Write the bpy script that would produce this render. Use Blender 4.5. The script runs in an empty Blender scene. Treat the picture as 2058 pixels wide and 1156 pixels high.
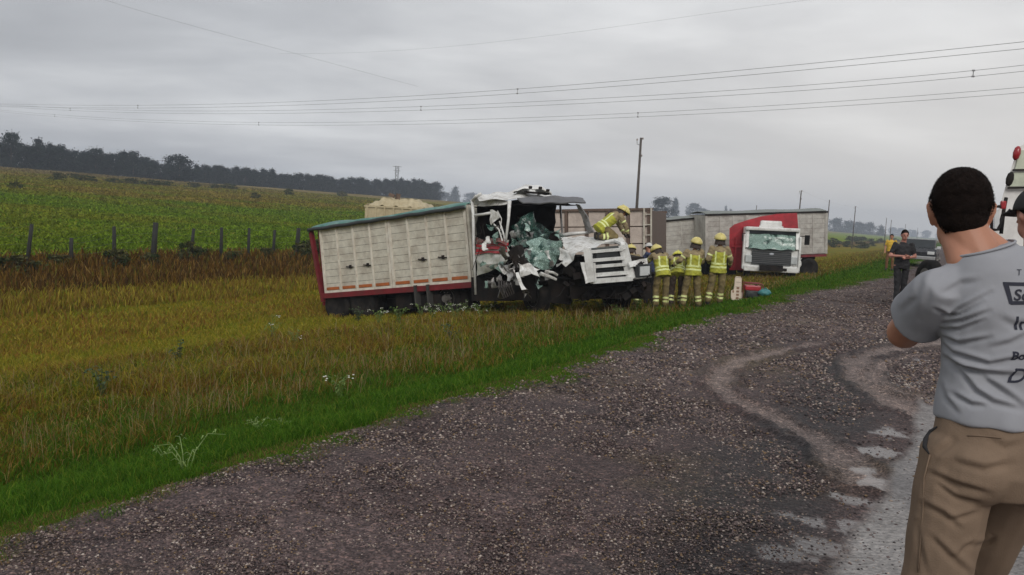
import bpy, bmesh, math, random
import numpy as np
from mathutils import Vector, Matrix, Euler, Quaternion
R = math.radians
random.seed(7); rng = np.random.default_rng(11)
SC = bpy.context.scene
COL = SC.collection

# ------------------------------------------------------------ camera
F = 1712.0; CW, CH = 2058.0, 1156.0; CAMZ = 1.55
PITCH = R(4.9); ROLL = R(3.2)
fwd = Vector((0, math.cos(PITCH), -math.sin(PITCH)))
rgt0 = Vector((1, 0, 0)); up0 = rgt0.cross(fwd)
# the phone was held turned a little anticlockwise: uprights lean right in the frame
cr, sr = math.cos(ROLL), math.sin(ROLL)
rgt = rgt0*cr + up0*sr
upv = up0*cr - rgt0*sr
cam_d = bpy.data.cameras.new('camera'); cam = bpy.data.objects.new('camera', cam_d); COL.objects.link(cam)
cam.matrix_world = Matrix(((rgt.x, upv.x, -fwd.x, 0), (rgt.y, upv.y, -fwd.y, 0), (rgt.z, upv.z, -fwd.z, CAMZ), (0, 0, 0, 1)))
cam_d.sensor_width = 36; cam_d.lens = 36*F/CW; cam_d.clip_start = 0.05; cam_d.clip_end = 9000
SC.camera = cam
def ray(px, py):
    return (fwd + rgt*((px-CW/2)/F) + upv*((CH/2-py)/F))
def P(px, py, Y):
    "world point seen at photo pixel (px,py) whose world y distance is Y"
    d = ray(px, py); k = Y/d.y
    return Vector((0, 0, CAMZ)) + d*k
def G(px, py, z=0.0):
    d = ray(px, py); k = (z-CAMZ)/d.z
    return Vector((0, 0, CAMZ)) + d*k

# ------------------------------------------------------------ sky, sun, exposure
SUN_EL, SUN_AZ = R(36), R(172)      # azimuth clockwise from +Y: behind the photographer
W = bpy.data.worlds.new("World"); SC.world = W; W.use_nodes = True
nt = W.node_tree; nt.nodes.clear()
def N(nt, t, **k):
    n = nt.nodes.new(t)
    for a, b in k.items():
        if a in ('x',): continue
        setattr(n, a, b)
    return n
def math_node(nt, op, a, b=None, clamp=False):
    n = nt.nodes.new('ShaderNodeMath'); n.operation = op; n.use_clamp = clamp
    for i, v in enumerate((a, b)):
        if v is None: continue
        if isinstance(v, (int, float)): n.inputs[i].default_value = v
        else: nt.links.new(v, n.inputs[i])
    return n.outputs[0]
def ramp(nt, fac, stops, interp='LINEAR'):
    n = nt.nodes.new('ShaderNodeValToRGB'); cr_ = n.color_ramp; cr_.interpolation = interp
    while len(cr_.elements) < len(stops): cr_.elements.new(0.5)
    for e, (p, c) in zip(cr_.elements, stops):
        e.position = p; e.color = (*c, 1) if len(c) == 3 else c
    nt.links.new(fac, n.inputs[0]); return n.outputs[0]
def mixc(nt, fac, a, b, mode='MIX'):
    n = nt.nodes.new('ShaderNodeMix'); n.data_type = 'RGBA'; n.blend_type = mode
    for i, v in ((0, fac), (6, a), (7, b)):
        if isinstance(v, (int, float)): n.inputs[i].default_value = v
        elif isinstance(v, tuple): n.inputs[i].default_value = (*v, 1)
        else: nt.links.new(v, n.inputs[i])
    return n.outputs[2]
sky = N(nt, 'ShaderNodeTexSky'); sky.sky_type = 'NISHITA'; sky.sun_disc = False
sky.sun_elevation = SUN_EL; sky.sun_rotation = SUN_AZ; sky.air_density = 1.5; sky.dust_density = 3
tc = N(nt, 'ShaderNodeTexCoord'); sep = N(nt, 'ShaderNodeSeparateXYZ'); nt.links.new(tc.outputs['Generated'], sep.inputs[0])
zz = math_node(nt, 'ADD', math_node(nt, 'MAXIMUM', sep.outputs[2], 0.0), 0.16)
cx = math_node(nt, 'DIVIDE', sep.outputs[0], zz); cy = math_node(nt, 'DIVIDE', sep.outputs[1], zz)
comb = N(nt, 'ShaderNodeCombineXYZ'); nt.links.new(cx, comb.inputs[0]); nt.links.new(cy, comb.inputs[1])
def noise(nt, vec, scale, detail=5, rough=0.55, dist=0.0):
    n = nt.nodes.new('ShaderNodeTexNoise'); n.inputs['Scale'].default_value = scale
    n.inputs['Detail'].default_value = detail; n.inputs['Roughness'].default_value = rough
    n.inputs['Distortion'].default_value = dist
    if vec is not None: nt.links.new(vec, n.inputs['Vector'])
    return n.outputs['Fac']
mp = N(nt, 'ShaderNodeMapping'); mp.inputs['Scale'].default_value = (0.75, 1.0, 1); mp.inputs['Location'].default_value = (3.1, 0.4, 0)
nt.links.new(comb.outputs[0], mp.inputs[0])
n1 = noise(nt, mp.outputs[0], 0.55, 5, 0.5, 0.4)
n2 = noise(nt, mp.outputs[0], 1.7, 6, 0.55, 0.3)
cl = math_node(nt, 'ADD', math_node(nt, 'MULTIPLY', n1, 0.7), math_node(nt, 'MULTIPLY', n2, 0.3))
cloud = ramp(nt, cl, [(0.35, (0.42, 0.43, 0.455)), (0.46, (0.51, 0.52, 0.545)), (0.54, (0.64, 0.65, 0.67)), (0.62, (0.80, 0.81, 0.825))])
# sun side of the overcast (right of the view) is a little warmer and brighter near the horizon
wside = math_node(nt, 'MULTIPLY', math_node(nt, 'ADD', math_node(nt, 'MULTIPLY', sep.outputs[0], 1.3), 0.35, True), math_node(nt, 'SUBTRACT', 1.0, math_node(nt, 'MULTIPLY', math_node(nt, 'MAXIMUM', sep.outputs[2], 0.0), 3.0, True)), True)
cloud = mixc(nt, math_node(nt, 'MULTIPLY', wside, 1.0), cloud, (0.83, 0.79, 0.745))
bgc = N(nt, 'ShaderNodeBackground'); nt.links.new(cloud, bgc.inputs[0]); bgc.inputs[1].default_value = 1.03
bgs = N(nt, 'ShaderNodeBackground'); nt.links.new(sky.outputs[0], bgs.inputs[0]); bgs.inputs[1].default_value = 0.06
mx = N(nt, 'ShaderNodeMixShader'); mx.inputs[0].default_value = 0.94
nt.links.new(bgs.outputs[0], mx.inputs[1]); nt.links.new(bgc.outputs[0], mx.inputs[2])
wo = N(nt, 'ShaderNodeOutputWorld'); nt.links.new(mx.outputs[0], wo.inputs[0])
sd = bpy.data.lights.new('sun', 'SUN'); so = bpy.data.objects.new('sun', sd); COL.objects.link(so)
sd.energy = 1.45; sd.angle = R(25); sd.color = (1, 0.96, 0.9)
sdir = Vector((math.sin(SUN_AZ)*math.cos(SUN_EL), math.cos(SUN_AZ)*math.cos(SUN_EL), math.sin(SUN_EL)))
so.rotation_euler = sdir.to_track_quat('Z', 'Y').to_euler()
vs = SC.view_settings; vs.view_transform = 'Standard'; vs.look = 'None'; vs.exposure = 0.07; vs.gamma = 1
try:
    SC.cycles.volume_step_rate = 4; SC.cycles.volume_bounces = 0; SC.cycles.max_bounces = 6
    SC.cycles.transparent_max_bounces = 12
except Exception: pass

# ------------------------------------------------------------ helpers
def tag(o, label=None, cat=None, group=None, kind=None):
    if label: o['label'] = label
    if cat: o['category'] = cat
    if group: o['group'] = group
    if kind: o['kind'] = kind
    return o
def empty(name, loc, rot=(0, 0, 0), parent=None):
    o = bpy.data.objects.new(name, None); COL.objects.link(o); o.location = loc; o.rotation_euler = rot
    o.empty_display_size = 0.2
    if parent: o.parent = parent
    return o
def mobj(name, verts, faces, mats, parent=None, smooth=False, midx=None, colors=None):
    me = bpy.data.meshes.new(name)
    me.from_pydata([tuple(v) for v in verts], [], [tuple(f) for f in faces]); 
    for m in (mats if isinstance(mats, (list, tuple)) else [mats]): me.materials.append(m)
    if midx is not None: me.polygons.foreach_set('material_index', np.asarray(midx, dtype=np.int32))
    if smooth: me.polygons.foreach_set('use_smooth', [True]*len(me.polygons))
    me.validate(); me.update()
    o = bpy.data.objects.new(name, me); COL.objects.link(o)
    if parent: o.parent = parent
    return o
def npmesh(name, verts, loops, counts, mats, parent=None, smooth=False, colors=None, attrs=None):
    "fast mesh from arrays; counts = polygon sizes; colors per vertex"
    me = bpy.data.meshes.new(name)
    nv, nl, nf = len(verts), len(loops), len(counts)
    me.vertices.add(nv); me.vertices.foreach_set('co', np.ascontiguousarray(verts, dtype=np.float32).ravel())
    me.loops.add(nl); me.loops.foreach_set('vertex_index', np.asarray(loops, dtype=np.int32))
    me.polygons.add(nf); st = np.zeros(nf, np.int32); st[1:] = np.cumsum(counts)[:-1]
    me.polygons.foreach_set('loop_start', st)
    if smooth: me.polygons.foreach_set('use_smooth', np.ones(nf, bool))
    if colors is not None:
        a = me.color_attributes.new('Col', 'FLOAT_COLOR', 'POINT')
        c = np.ones((nv, 4), np.float32); c[:, :3] = colors; a.data.foreach_set('color', c.ravel())
    for k, v in (attrs or {}).items():
        a = me.attributes.new(k, 'FLOAT', 'POINT'); a.data.foreach_set('value', np.asarray(v, np.float32))
    for m in (mats if isinstance(mats, (list, tuple)) else [mats]): me.materials.append(m)
    me.update(calc_edges=True); me.validate()
    o = bpy.data.objects.new(name, me); COL.objects.link(o)
    if parent: o.parent = parent
    return o
class MB:
    def __init__(s): s.v = []; s.f = []; s.m = []; s.M = Matrix.Identity(4)
    def add(s, vs_, fs_, mi=0, M=None):
        T = s.M @ M if M is not None else s.M
        b = len(s.v); s.v += [tuple(T @ Vector(v)) for v in vs_]
        s.f += [tuple(b+i for i in f) for f in fs_]; s.m += [mi]*len(fs_); return s
    def box(s, c, d, mi=0, rot=None, bev=0.0):
        x, y, z = d[0]/2, d[1]/2, d[2]/2
        M = Matrix.Translation(c)
        if rot is not None: M = M @ Euler(rot).to_matrix().to_4x4()
        if bev <= 0:
            vs_ = [(sx*x, sy*y, sz*z) for sz in (-1, 1) for sy in (-1, 1) for sx in (-1, 1)]
            fs_ = [(0, 2, 3, 1), (4, 5, 7, 6), (0, 1, 5, 4), (2, 6, 7, 3), (0, 4, 6, 2), (1, 3, 7, 5)]
            return s.add(vs_, fs_, mi, M)
        bm = bmesh.new(); bmesh.ops.create_cube(bm, size=1)
        for v in bm.verts: v.co = Vector((v.co.x*2*x, v.co.y*2*y, v.co.z*2*z))
        bmesh.ops.bevel(bm, geom=bm.edges[:], offset=bev, segments=2, affect='EDGES', profile=0.6)
        bm.verts.ensure_lookup_table()
        s.add([v.co.copy() for v in bm.verts], [[v.index for v in f.verts] for f in bm.faces], mi, M); bm.free(); return s
    def bar(s, a, b, w, h, mi=0):
        a, b = Vector(a), Vector(b); d = b-a; L = d.length
        q = d.to_track_quat('X', 'Z'); M = Matrix.Translation((a+b)/2) @ q.to_matrix().to_4x4()
        x, y, z = L/2, w/2, h/2
        vs_ = [(sx*x, sy*y, sz*z) for sz in (-1, 1) for sy in (-1, 1) for sx in (-1, 1)]
        fs_ = [(0, 2, 3, 1), (4, 5, 7, 6), (0, 1, 5, 4), (2, 6, 7, 3), (0, 4, 6, 2), (1, 3, 7, 5)]
        return s.add(vs_, fs_, mi, M)
    def tube(s, pts, r, n=8, mi=0, cap=True):
        pts = [Vector(p) for p in pts]; k = len(pts); rs = r if isinstance(r, (list, tuple)) else [r]*k
        vs_ = []; ref = None
        for i, p in enumerate(pts):
            d = (pts[min(i+1, k-1)]-pts[max(i-1, 0)]).normalized()
            if ref is None:
                ref = d.orthogonal().normalized()
            else:
                ref = (ref - d*ref.dot(d)).normalized()
            e = d.cross(ref)
            for j in range(n):
                a = 2*math.pi*j/n; vs_.append(p+(ref*math.cos(a)+e*math.sin(a))*rs[i])
        fs_ = [(i*n+j, i*n+(j+1) % n, (i+1)*n+(j+1) % n, (i+1)*n+j) for i in range(k-1) for j in range(n)]
        if cap: fs_ += [tuple(range(n))[::-1], tuple((k-1)*n+j for j in range(n))]
        return s.add(vs_, fs_, mi)
    def lathe(s, prof, M=None, n=24, mi=0):
        "profile (radius, z) turned round z"
        vs_ = [(r*math.cos(2*math.pi*j/n), r*math.sin(2*math.pi*j/n), z) for r, z in prof for j in range(n)]
        k = len(prof)
        fs_ = [(i*n+j, i*n+(j+1) % n, (i+1)*n+(j+1) % n, (i+1)*n+j) for i in range(k-1) for j in range(n)]
        fs_ += [tuple(range(n))[::-1], tuple((k-1)*n+j for j in range(n))]
        return s.add(vs_, fs_, mi, M)
    def prism(s, poly, y0, y1, mi=0, M=None):
        "poly in xz extruded along y"
        n = len(poly)
        vs_ = [(x, y0, z) for x, z in poly]+[(x, y1, z) for x, z in poly]
        fs_ = [tuple(range(n)), tuple(range(2*n-1, n-1, -1))]+[(i, n+i, n+(i+1) % n, (i+1) % n) for i in range(n)]
        return s.add(vs_, fs_, mi, M)
    def sheet(s, fn, nu, nv, th=0.0, mi=0):
        "grid surface fn(u,v)->point, with thickness"
        g = [[Vector(fn(i/nu, j/nv)) for j in range(nv+1)] for i in range(nu+1)]
        vs_ = [p for row in g for p in row]; w = nv+1
        fs_ = [(i*w+j, i*w+j+1, (i+1)*w+j+1, (i+1)*w+j) for i in range(nu) for j in range(nv)]
        if th:
            nn = len(vs_); ns = []
            for i in range(nu+1):
                for j in range(nv+1):
                    a = g[min(i+1, nu)][j]-g[max(i-1, 0)][j]; b = g[i][min(j+1, nv)]-g[i][max(j-1, 0)]
                    c = a.cross(b); ns.append(c.normalized() if c.length > 1e-9 else Vector((0, 0, 1)))
            vs_ = vs_+[p+m_*th for p, m_ in zip(vs_, ns)]
            fs_ += [tuple(nn+q for q in f[::-1]) for f in fs_]
            rim = [(i*w) for i in range(nu+1)]+[nu*w+j for j in range(1, nv+1)]+[i*w+nv for i in range(nu-1, -1, -1)]+[j for j in range(nv-1, 0, -1)]
            fs_ += [(rim[q], rim[(q+1) % len(rim)], nn+rim[(q+1) % len(rim)], nn+rim[q]) for q in range(len(rim))]
        return s.add(vs_, fs_, mi)
    def build(s, name, mats, parent=None, smooth=False):
        return mobj(name, s.v, s.f, mats, parent, smooth, s.m)

def material(name, col, rough=0.6, metal=0.0, var=0.15, vscale=6.0, bump=0.0, bscale=40.0, dirt=None, dscale=2.5, damt=0.5, spec=0.5, col2=None):
    "principled with broken-up colour; dirt = second colour in patches of its own shape"
    m = bpy.data.materials.new(name); m.use_nodes = True; t = m.node_tree; b = t.nodes['Principled BSDF']
    tcn = N(t, 'ShaderNodeTexCoord'); v = tcn.outputs['Object']
    n_ = noise(t, v, vscale, 5, 0.6)
    lo = tuple(c*(1-var) for c in col); hi = tuple(min(1, c*(1+var)) for c in col) if col2 is None else col2
    c_ = ramp(t, n_, [(0.3, lo), (0.7, hi)])
    if dirt is not None:
        nd = noise(t, v, dscale, 8, 0.7, 0.3)
        fd = math_node(t, 'MULTIPLY', ramp(t, nd, [(0.45, (0, 0, 0)), (0.62, (1, 1, 1))]), damt)
        c_ = mixc(t, fd, c_, dirt)
    t.links.new(c_, b.inputs['Base Color'])
    r_ = math_node(t, 'ADD', math_node(t, 'MULTIPLY', n_, 0.25), rough-0.12, True); t.links.new(r_, b.inputs['Roughness'])
    b.inputs['Metallic'].default_value = metal
    b.inputs['Specular IOR Level'].default_value = spec
    if bump:
        bn = t.nodes.new('ShaderNodeBump'); bn.inputs['Strength'].default_value = bump; bn.inputs['Distance'].default_value = 0.01
        t.links.new(noise(t, v, bscale, 4), bn.inputs['Height']); t.links.new(bn.outputs[0], b.inputs['Normal'])
    return m
def vcol_material(name, rough=0.7, trans=0.0, spec=0.3, detail=None):
    m = bpy.data.materials.new(name); m.use_nodes = True; t = m.node_tree; b = t.nodes['Principled BSDF']
    a = N(t, 'ShaderNodeAttribute'); a.attribute_name = 'Col'
    t.links.new(a.outputs['Color'], b.inputs['Base Color']); b.inputs['Roughness'].default_value = rough
    b.inputs['Specular IOR Level'].default_value = spec
    if trans:
        tr = N(t, 'ShaderNodeBsdfTranslucent'); t.links.new(a.outputs['Color'], tr.inputs[0])
        ms = N(t, 'ShaderNodeMixShader'); ms.inputs[0].default_value = trans
        t.links.new(b.outputs[0], ms.inputs[1]); t.links.new(tr.outputs[0], ms.inputs[2])
        t.links.new(ms.outputs[0], t.nodes['Material Output'].inputs[0])
    return m

# ------------------------------------------------------------ terrain
# s = metres to the left of the gravel edge, t = metres along the road
E0 = np.array((-2.2, 3.64)); DR = np.array((0.454, 0.891)); NR = np.array((-0.891, 0.454))
PS = np.array([-400, -60, -18, -13, -11.5, -10.5, -7.2, -3.9, -3.2, -1, 0, 0.8, 2, 4.5, 7.4, 10, 13, 17, 21, 24, 30, 60, 215, 260, 600, 3000])
PZ = np.array([-1.5, -1.2, -0.9, -0.35, -0.05, 0.0, 0.05, 0.01, 0.0, -0.02, -0.03, -0.27, -0.58, -0.82, -1.12, -1.55, -1.86, -1.82, -1.45, -1.1, -0.85, 0.2, 6.3, 6.9, 7.5, 7.5])
def st(x, y):
    x = np.asarray(x, float); y = np.asarray(y, float)
    return (x-E0[0])*NR[0]+(y-E0[1])*NR[1], (x-E0[0])*DR[0]+(y-E0[1])*DR[1]
def xy(s, t): return E0[0]+NR[0]*s+DR[0]*t, E0[1]+NR[1]*s+DR[1]*t
def lump(x, y, k, seed=0):
    r = 0
    for i in range(4):
        a = 1.3+seed+i*2.1
        r = r+np.sin(x*k*math.cos(a)+y*k*math.sin(a)+i*1.7+seed)*np.sin(-x*k*math.sin(a*1.3)*1.2+y*k*math.cos(a*1.3)*1.1+seed*2+i)
    return r/4
def gz(x, y):
    s, t = st(x, y); z = np.interp(s, PS, PZ)
    off = np.clip((s-0.3)/3, 0, 1)
    return z+off*(0.05*lump(x, y, 1.3)+0.06*lump(x, y, 0.4, 2))+np.clip((s-30)/60, 0, 1)*(0.25*lump(x, y, 0.05, 3))
def edge(t):
    t = np.asarray(t, float)
    return np.interp(t, [0, 12, 20, 32, 60], [0, -0.25, -0.5, -1.6, -2.0])+0.10*np.sin(t*2.1)+0.07*np.sin(t*5.3+1)+0.05*np.sin(t*13.0)+0.12*np.sin(t*.7)
def vnoise(x, y, k, seed=0):
    "smooth value noise in 0..1"
    r2 = np.random.default_rng(seed); T = r2.random((256, 256))
    X = np.asarray(x)*k+1000; Y = np.asarray(y)*k+1000; xi = np.floor(X).astype(int); yi = np.floor(Y).astype(int)
    fx = X-xi; fy = Y-yi; fx = fx*fx*(3-2*fx); fy = fy*fy*(3-2*fy)
    g = lambda a, b: T[a % 256, b % 256]
    return (g(xi, yi)*(1-fx)+g(xi+1, yi)*fx)*(1-fy)+(g(xi, yi+1)*(1-fx)+g(xi+1, yi+1)*fx)*fy
def fbm(x, y, k, seed=0, o=4):
    r = 0; a = 0.5; tot = 0
    for i in range(o): r = r+a*vnoise(x, y, k*2**i, seed+i*7); tot += a; a *= .55
    return r/tot
def dist_poly(x, y, pts, widths):
    "distance to polyline divided by its local width"
    best = np.full(x.shape, 9.0)
    for (a, b, wa, wb) in zip(pts[:-1], pts[1:], widths[:-1], widths[1:]):
        ax, ay = a; bx, by = b; dx, dy = bx-ax, by-ay; L = dx*dx+dy*dy
        u = np.clip(((x-ax)*dx+(y-ay)*dy)/L, 0, 1)
        d = np.hypot(x-ax-u*dx, y-ay-u*dy)/(wa+(wb-wa)*u); best = np.minimum(best, d)
    return best
def gpl(pp): return [tuple(G(a, b)[:2]) for a, b in pp]
TR1 = gpl([(1640, 690), (1560, 706), (1490, 722), (1450, 745), (1440, 770), (1475, 800), (1540, 832), (1620, 872), (1700, 925), (1745, 965)])
TR2 = gpl([(1900, 690), (1830, 696), (1770, 706), (1728, 722), (1718, 745), (1740, 772), (1790, 805), (1850, 836)])
TR3 = gpl([(1900, 712), (1830, 718), (1780, 730), (1755, 748), (1760, 768), (1800, 790), (1850, 800)])
TR4 = gpl([(1600, 640), (1660, 655), (1720, 668), (1800, 672)])
TR5 = gpl([(1640, 588), (1700, 584), (1780, 576)])
BPTS = [-3.28, -3.28, -3.33, -3.38, -3.42, -3.42]
PUD = [(1690, 1000, .30, .09), (1618, 1046, .26, .08), (1640, 1092, .22, .13), (1735, 945, .22, .13), (1560, 1110, .25, .1), (1765, 905, .2, .2), (1790, 870, .22, .25), (1820, 770, .3, .35), (1845, 735, .2, .5), (1700, 1060, .12, .16), (1755, 968, .15, .15)]

az_f = np.radians(np.arange(-37, 37.01, 0.12)); az_c = np.radians(np.arange(40, 321, 4.0))
azs = np.concatenate([az_f, az_c]); nA = len(azs)
rad = np.concatenate([np.exp(np.linspace(math.log(0.4), math.log(60), 620)), np.exp(np.linspace(math.log(60), math.log(6000), 160))[1:]]); nR_ = len(rad)
AZ, RR = np.meshgrid(azs, rad)
X = RR*np.sin(AZ); Y = RR*np.cos(AZ)
S, T = st(X, Y); Z = gz(X, Y)
EG = edge(T); SS = S-EG
fb = fbm(X, Y, 3.0, 3); fb2 = fbm(X, Y, 0.5, 9); fb3 = fbm(X, Y, 0.12, 21); fbh = fbm(X, Y, 12.0, 30, 3)
def lerp(a, b, f): return a+(b-a)*np.clip(f, 0, 1)[..., None]
def cc(*c): return np.array(c, float)
def ground_col(S_, f2, f3, SS_):
    near = lerp(cc(.045, .085, .010), cc(.10, .075, .014), (SS_-1.8)/1.5)
    c = lerp(near, cc(.13, .105, .012), (S_-5)/2.5)
    c = lerp(c, lerp(cc(.125, .125, .010), cc(.19, .135, .014), (f2-.35)*3), (S_-7)/2)
    c = lerp(c, cc(.10, .058, .012), (S_-18)/3)
    fld = lerp(cc(.12, .19, .014), cc(.17, .19, .018), (f3-.35)*3)
    c = lerp(c, fld, (S_-24)/2)
    fld2 = lerp(cc(.155, .155, .018), cc(.20, .155, .03), (f3-.4)*4)
    c = lerp(c, fld2, (S_-60)/40+(f3-.5)*1.5)
    c = lerp(c, lerp(cc(.15, .115, .04), cc(.19, .145, .055), (f3-.3)*3), (S_-150)/30+(f3-.5)*1.0)
    return c
C = ground_col(S, fb2, fb3, SS)
# right-hand verge
C = lerp(C, lerp(cc(.10, .10, .012), cc(.16, .13, .018), (fb2-.35)*3), (-12.2-S)/0.6)
# gravel shoulder
gr = lerp(cc(.066, .044, .042), cc(.114, .082, .080), (fb2-.3)*2.2+(fb-.5)*1.0)
gr = lerp(gr, cc(.098, .074, .050), (fbm(X, Y, 0.9, 44)-.55)*4)
gr = gr*(.78+.5*np.clip((fbm(X, Y, 0.35, 91)-.3)*2.2, 0, 1))[..., None]
# soaked dark margin by the carriageway
soak = np.clip(1.5-np.abs(S+2.78)/0.38+(fb-.5)*1.5, 0, 1)*np.clip((13-T)/6, 0, 1)+np.clip((fbm(X, Y, .8, 77)-.56)*5, 0, 1)*.6*np.clip((11-T)/6, 0, 1)
gr = lerp(gr, cc(.036, .034, .036), soak*.8)
mud = np.zeros_like(X); rut = np.zeros_like(X)
for pts, w0 in ((TR1, .14), (TR2, .17), (TR3, .10), (TR4, .16), (TR5, .12)):
    d = dist_poly(X, Y, pts, [w0*(0.8+0.4*(i/len(pts))) for i in range(len(pts))])
    d = d+(fb-.5)*1.6+(fbh-.5)*1.0; mud = np.maximum(mud, np.clip(1.25-d, 0, 1)*np.clip(.55+.6*np.abs(d-.25), 0, 1)); rut = np.maximum(rut, np.exp(-((d-1.15)/.3)**2)*.038-np.exp(-(d/.8)**2)*.030)
gr = lerp(gr, cc(.33, .265, .24), mud*.95)
churn = np.clip((T-13)/8, 0, 1)*np.clip((-SS-.3)/.8, 0, 1)
gr = lerp(gr, cc(.080, .050, .041), churn*.9)
wet = soak*0
for (a, b, w_, l_) in PUD:
    p_ = G(a, b); ds, dt = st(p_.x, p_.y); q = np.sqrt(((S-ds)/(w_*.50))**2+((T-dt)/(l_*.95))**2)+(fbm(X, Y, 5.0, 88)-.5)*2.6+(fbh-.5)*1.4
    wet = np.maximum(wet, np.clip((1.05-q)*4, 0, 1)*.85)
gravel = np.clip((-SS+(fb-.5)*.5)/.16, 0, 1)
C = lerp(C, gr, gravel)
# pale band at the edge of the carriageway, then reddish chip seal
wob = .05*np.sin(T*.9)+(fb-.5)*.12
BE = np.interp(T, [0, 1.6, 3.0, 4.6, 7, 9], BPTS)
bcov = np.clip((T-6.5)/.5+(fb-.5)*2, 0, 1)*np.clip((14-T)/3, 0, 1)
band = np.clip((BE-S+wob)/.08, 0, 1)*(1-bcov)
C = lerp(C, lerp(cc(.225, .212, .208), cc(.285, .272, .265), (fb2-.3)*2), band*np.clip((40-T)/15, .3, 1))
road = np.clip((-4.25-S+wob)/.08, 0, 1)*(1-bcov*np.clip((S+5.4)/.5, 0, 1))
C = lerp(C, lerp(cc(.12, .09, .082), cc(.165, .13, .12), (fb2-.3)*2), road)
C = lerp(C, cc(.12, .09, .08), np.clip((-10.5-S)/.2, 0, 1)*np.clip((S+12.4)/.3, 0, 1))
wet = wet*gravel*(1-band)
isgr = gravel*np.clip((S+12.3)/.3, 0, 1)*(1-.85*band*(1-road))
nearf = np.clip((30-RR)/20, 0, 1)
Z = Z+gravel*(1-band)*nearf*(rut+(fb-.5)*.02+churn*(fbm(X, Y, 2.6, 61)-.5)*.20)*np.clip(1-wet*1.2, 0, 1)
verts = np.stack([X, Y, Z], -1).reshape(-1, 3)
verts = np.vstack([verts, [[0, 0, 0.0]]]); cidx = len(verts)-1
i0 = np.arange(nR_-1)[:, None]*nA; j0 = np.arange(nA)[None, :]; j1 = (j0+1) % nA
quads = np.stack([i0+j0, i0+j1, i0+nA+j1, i0+nA+j0], -1).reshape(-1, 4)[:, ::-1]
loops = quads.ravel(); counts = np.full(len(quads), 4)
tri = np.stack([np.full(nA, cidx), (np.arange(nA)+1) % nA, np.arange(nA)], -1)
loops = np.concatenate([loops, tri.ravel()]); counts = np.concatenate([counts, np.full(nA, 3)])
pad = lambda a, v=0: np.append(a.ravel(), v)
gm = bpy.data.materials.new('earth'); gm.use_nodes = True; t_ = gm.node_tree; pb = t_.nodes['Principled BSDF']
at = N(t_, 'ShaderNodeAttribute'); at.attribute_name = 'Col'
aw = N(t_, 'ShaderNodeAttribute'); aw.attribute_name = 'wet'; ag = N(t_, 'ShaderNodeAttribute'); ag.attribute_name = 'stony'
geo = N(t_, 'ShaderNodeNewGeometry'); pos = geo.outputs['Position']
nf = noise(t_, pos, 28, 4, 0.65); nm = noise(t_, pos, 5, 4, 0.6)
vo = N(t_, 'ShaderNodeTexVoronoi'); vo.inputs['Scale'].default_value = 42; t_.links.new(pos, vo.inputs['Vector'])
vcol = N(t_, 'ShaderNodeSeparateColor'); t_.links.new(vo.outputs['Color'], vcol.inputs[0])
spk = ramp(t_, vcol.outputs[0], [(0.0, (.45, .42, .42)), (0.45, (.85, .82, .80)), (0.8, (1.15, 1.08, 1.02)), (0.93, (1.9, 1.75, 1.6))], 'CONSTANT')
vo2 = N(t_, 'ShaderNodeTexVoronoi'); vo2.inputs['Scale'].default_value = 95; t_.links.new(pos, vo2.inputs['Vector'])
vc2 = N(t_, 'ShaderNodeSeparateColor'); t_.links.new(vo2.outputs['Color'], vc2.inputs[0])
spk = mixc(t_, 1.0, mixc(t_, 0.35, spk, (1, 1, 1)), ramp(t_, vc2.outputs[1], [(0.0, (.5, .48, .48)), (0.4, (.95, .95, .95)), (0.8, (1.3, 1.25, 1.2))], 'CONSTANT'), 'MULTIPLY')
spm = mixc(t_, math_node(t_, 'MULTIPLY', ag.outputs['Fac'], math_node(t_, 'SUBTRACT', 1.0, aw.outputs['Fac'])), (1, 1, 1), spk)
base = mixc(t_, 1.0, at.outputs['Color'], spm, 'MULTIPLY')
gcl = mixc(t_, 1.0, base, ramp(t_, nf, [(0.25, (.62, .62, .62)), (0.75, (1.38, 1.38, 1.38))]), 'MULTIPLY')
gcl = mixc(t_, 1.0, gcl, ramp(t_, nm, [(0.25, (.78, .78, .78)), (0.75, (1.22, 1.22, 1.22))]), 'MULTIPLY')
gcl = mixc(t_, math_node(t_, 'MULTIPLY', aw.outputs['Fac'], 0.55), gcl, (.115, .098, .088))
t_.links.new(gcl, pb.inputs['Base Color'])
rg = math_node(t_, 'SUBTRACT', math_node(t_, 'SUBTRACT', 0.85, math_node(t_, 'MULTIPLY', ag.outputs['Fac'], 0.22)), math_node(t_, 'MULTIPLY', aw.outputs['Fac'], 0.60), True)
t_.links.new(rg, pb.inputs['Roughness'])
t_.links.new(math_node(t_, 'ADD', math_node(t_, 'MULTIPLY', ag.outputs['Fac'], .18), math_node(t_, 'MULTIPLY', aw.outputs['Fac'], .16)), pb.inputs['Specular IOR Level'])
bn = N(t_, 'ShaderNodeBump'); bn.inputs['Distance'].default_value = 0.012
t_.links.new(math_node(t_, 'MULTIPLY', math_node(t_, 'SUBTRACT', 1.0, aw.outputs['Fac'], True), 0.8), bn.inputs['Strength'])
t_.links.new(math_node(t_, 'ADD', nf, math_node(t_, 'MULTIPLY', vo.outputs['Distance'], -1.2)), bn.inputs['Height'])
t_.links.new(bn.outputs[0], pb.inputs['Normal'])
gnd = npmesh('ground', verts, loops, counts, gm, smooth=True, colors=np.vstack([C.reshape(-1, 3), [[.15, .12, .11]]]),
             attrs={'wet': pad(wet), 'stony': pad(isgr, 1)})
tag(gnd, kind='structure')

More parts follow.
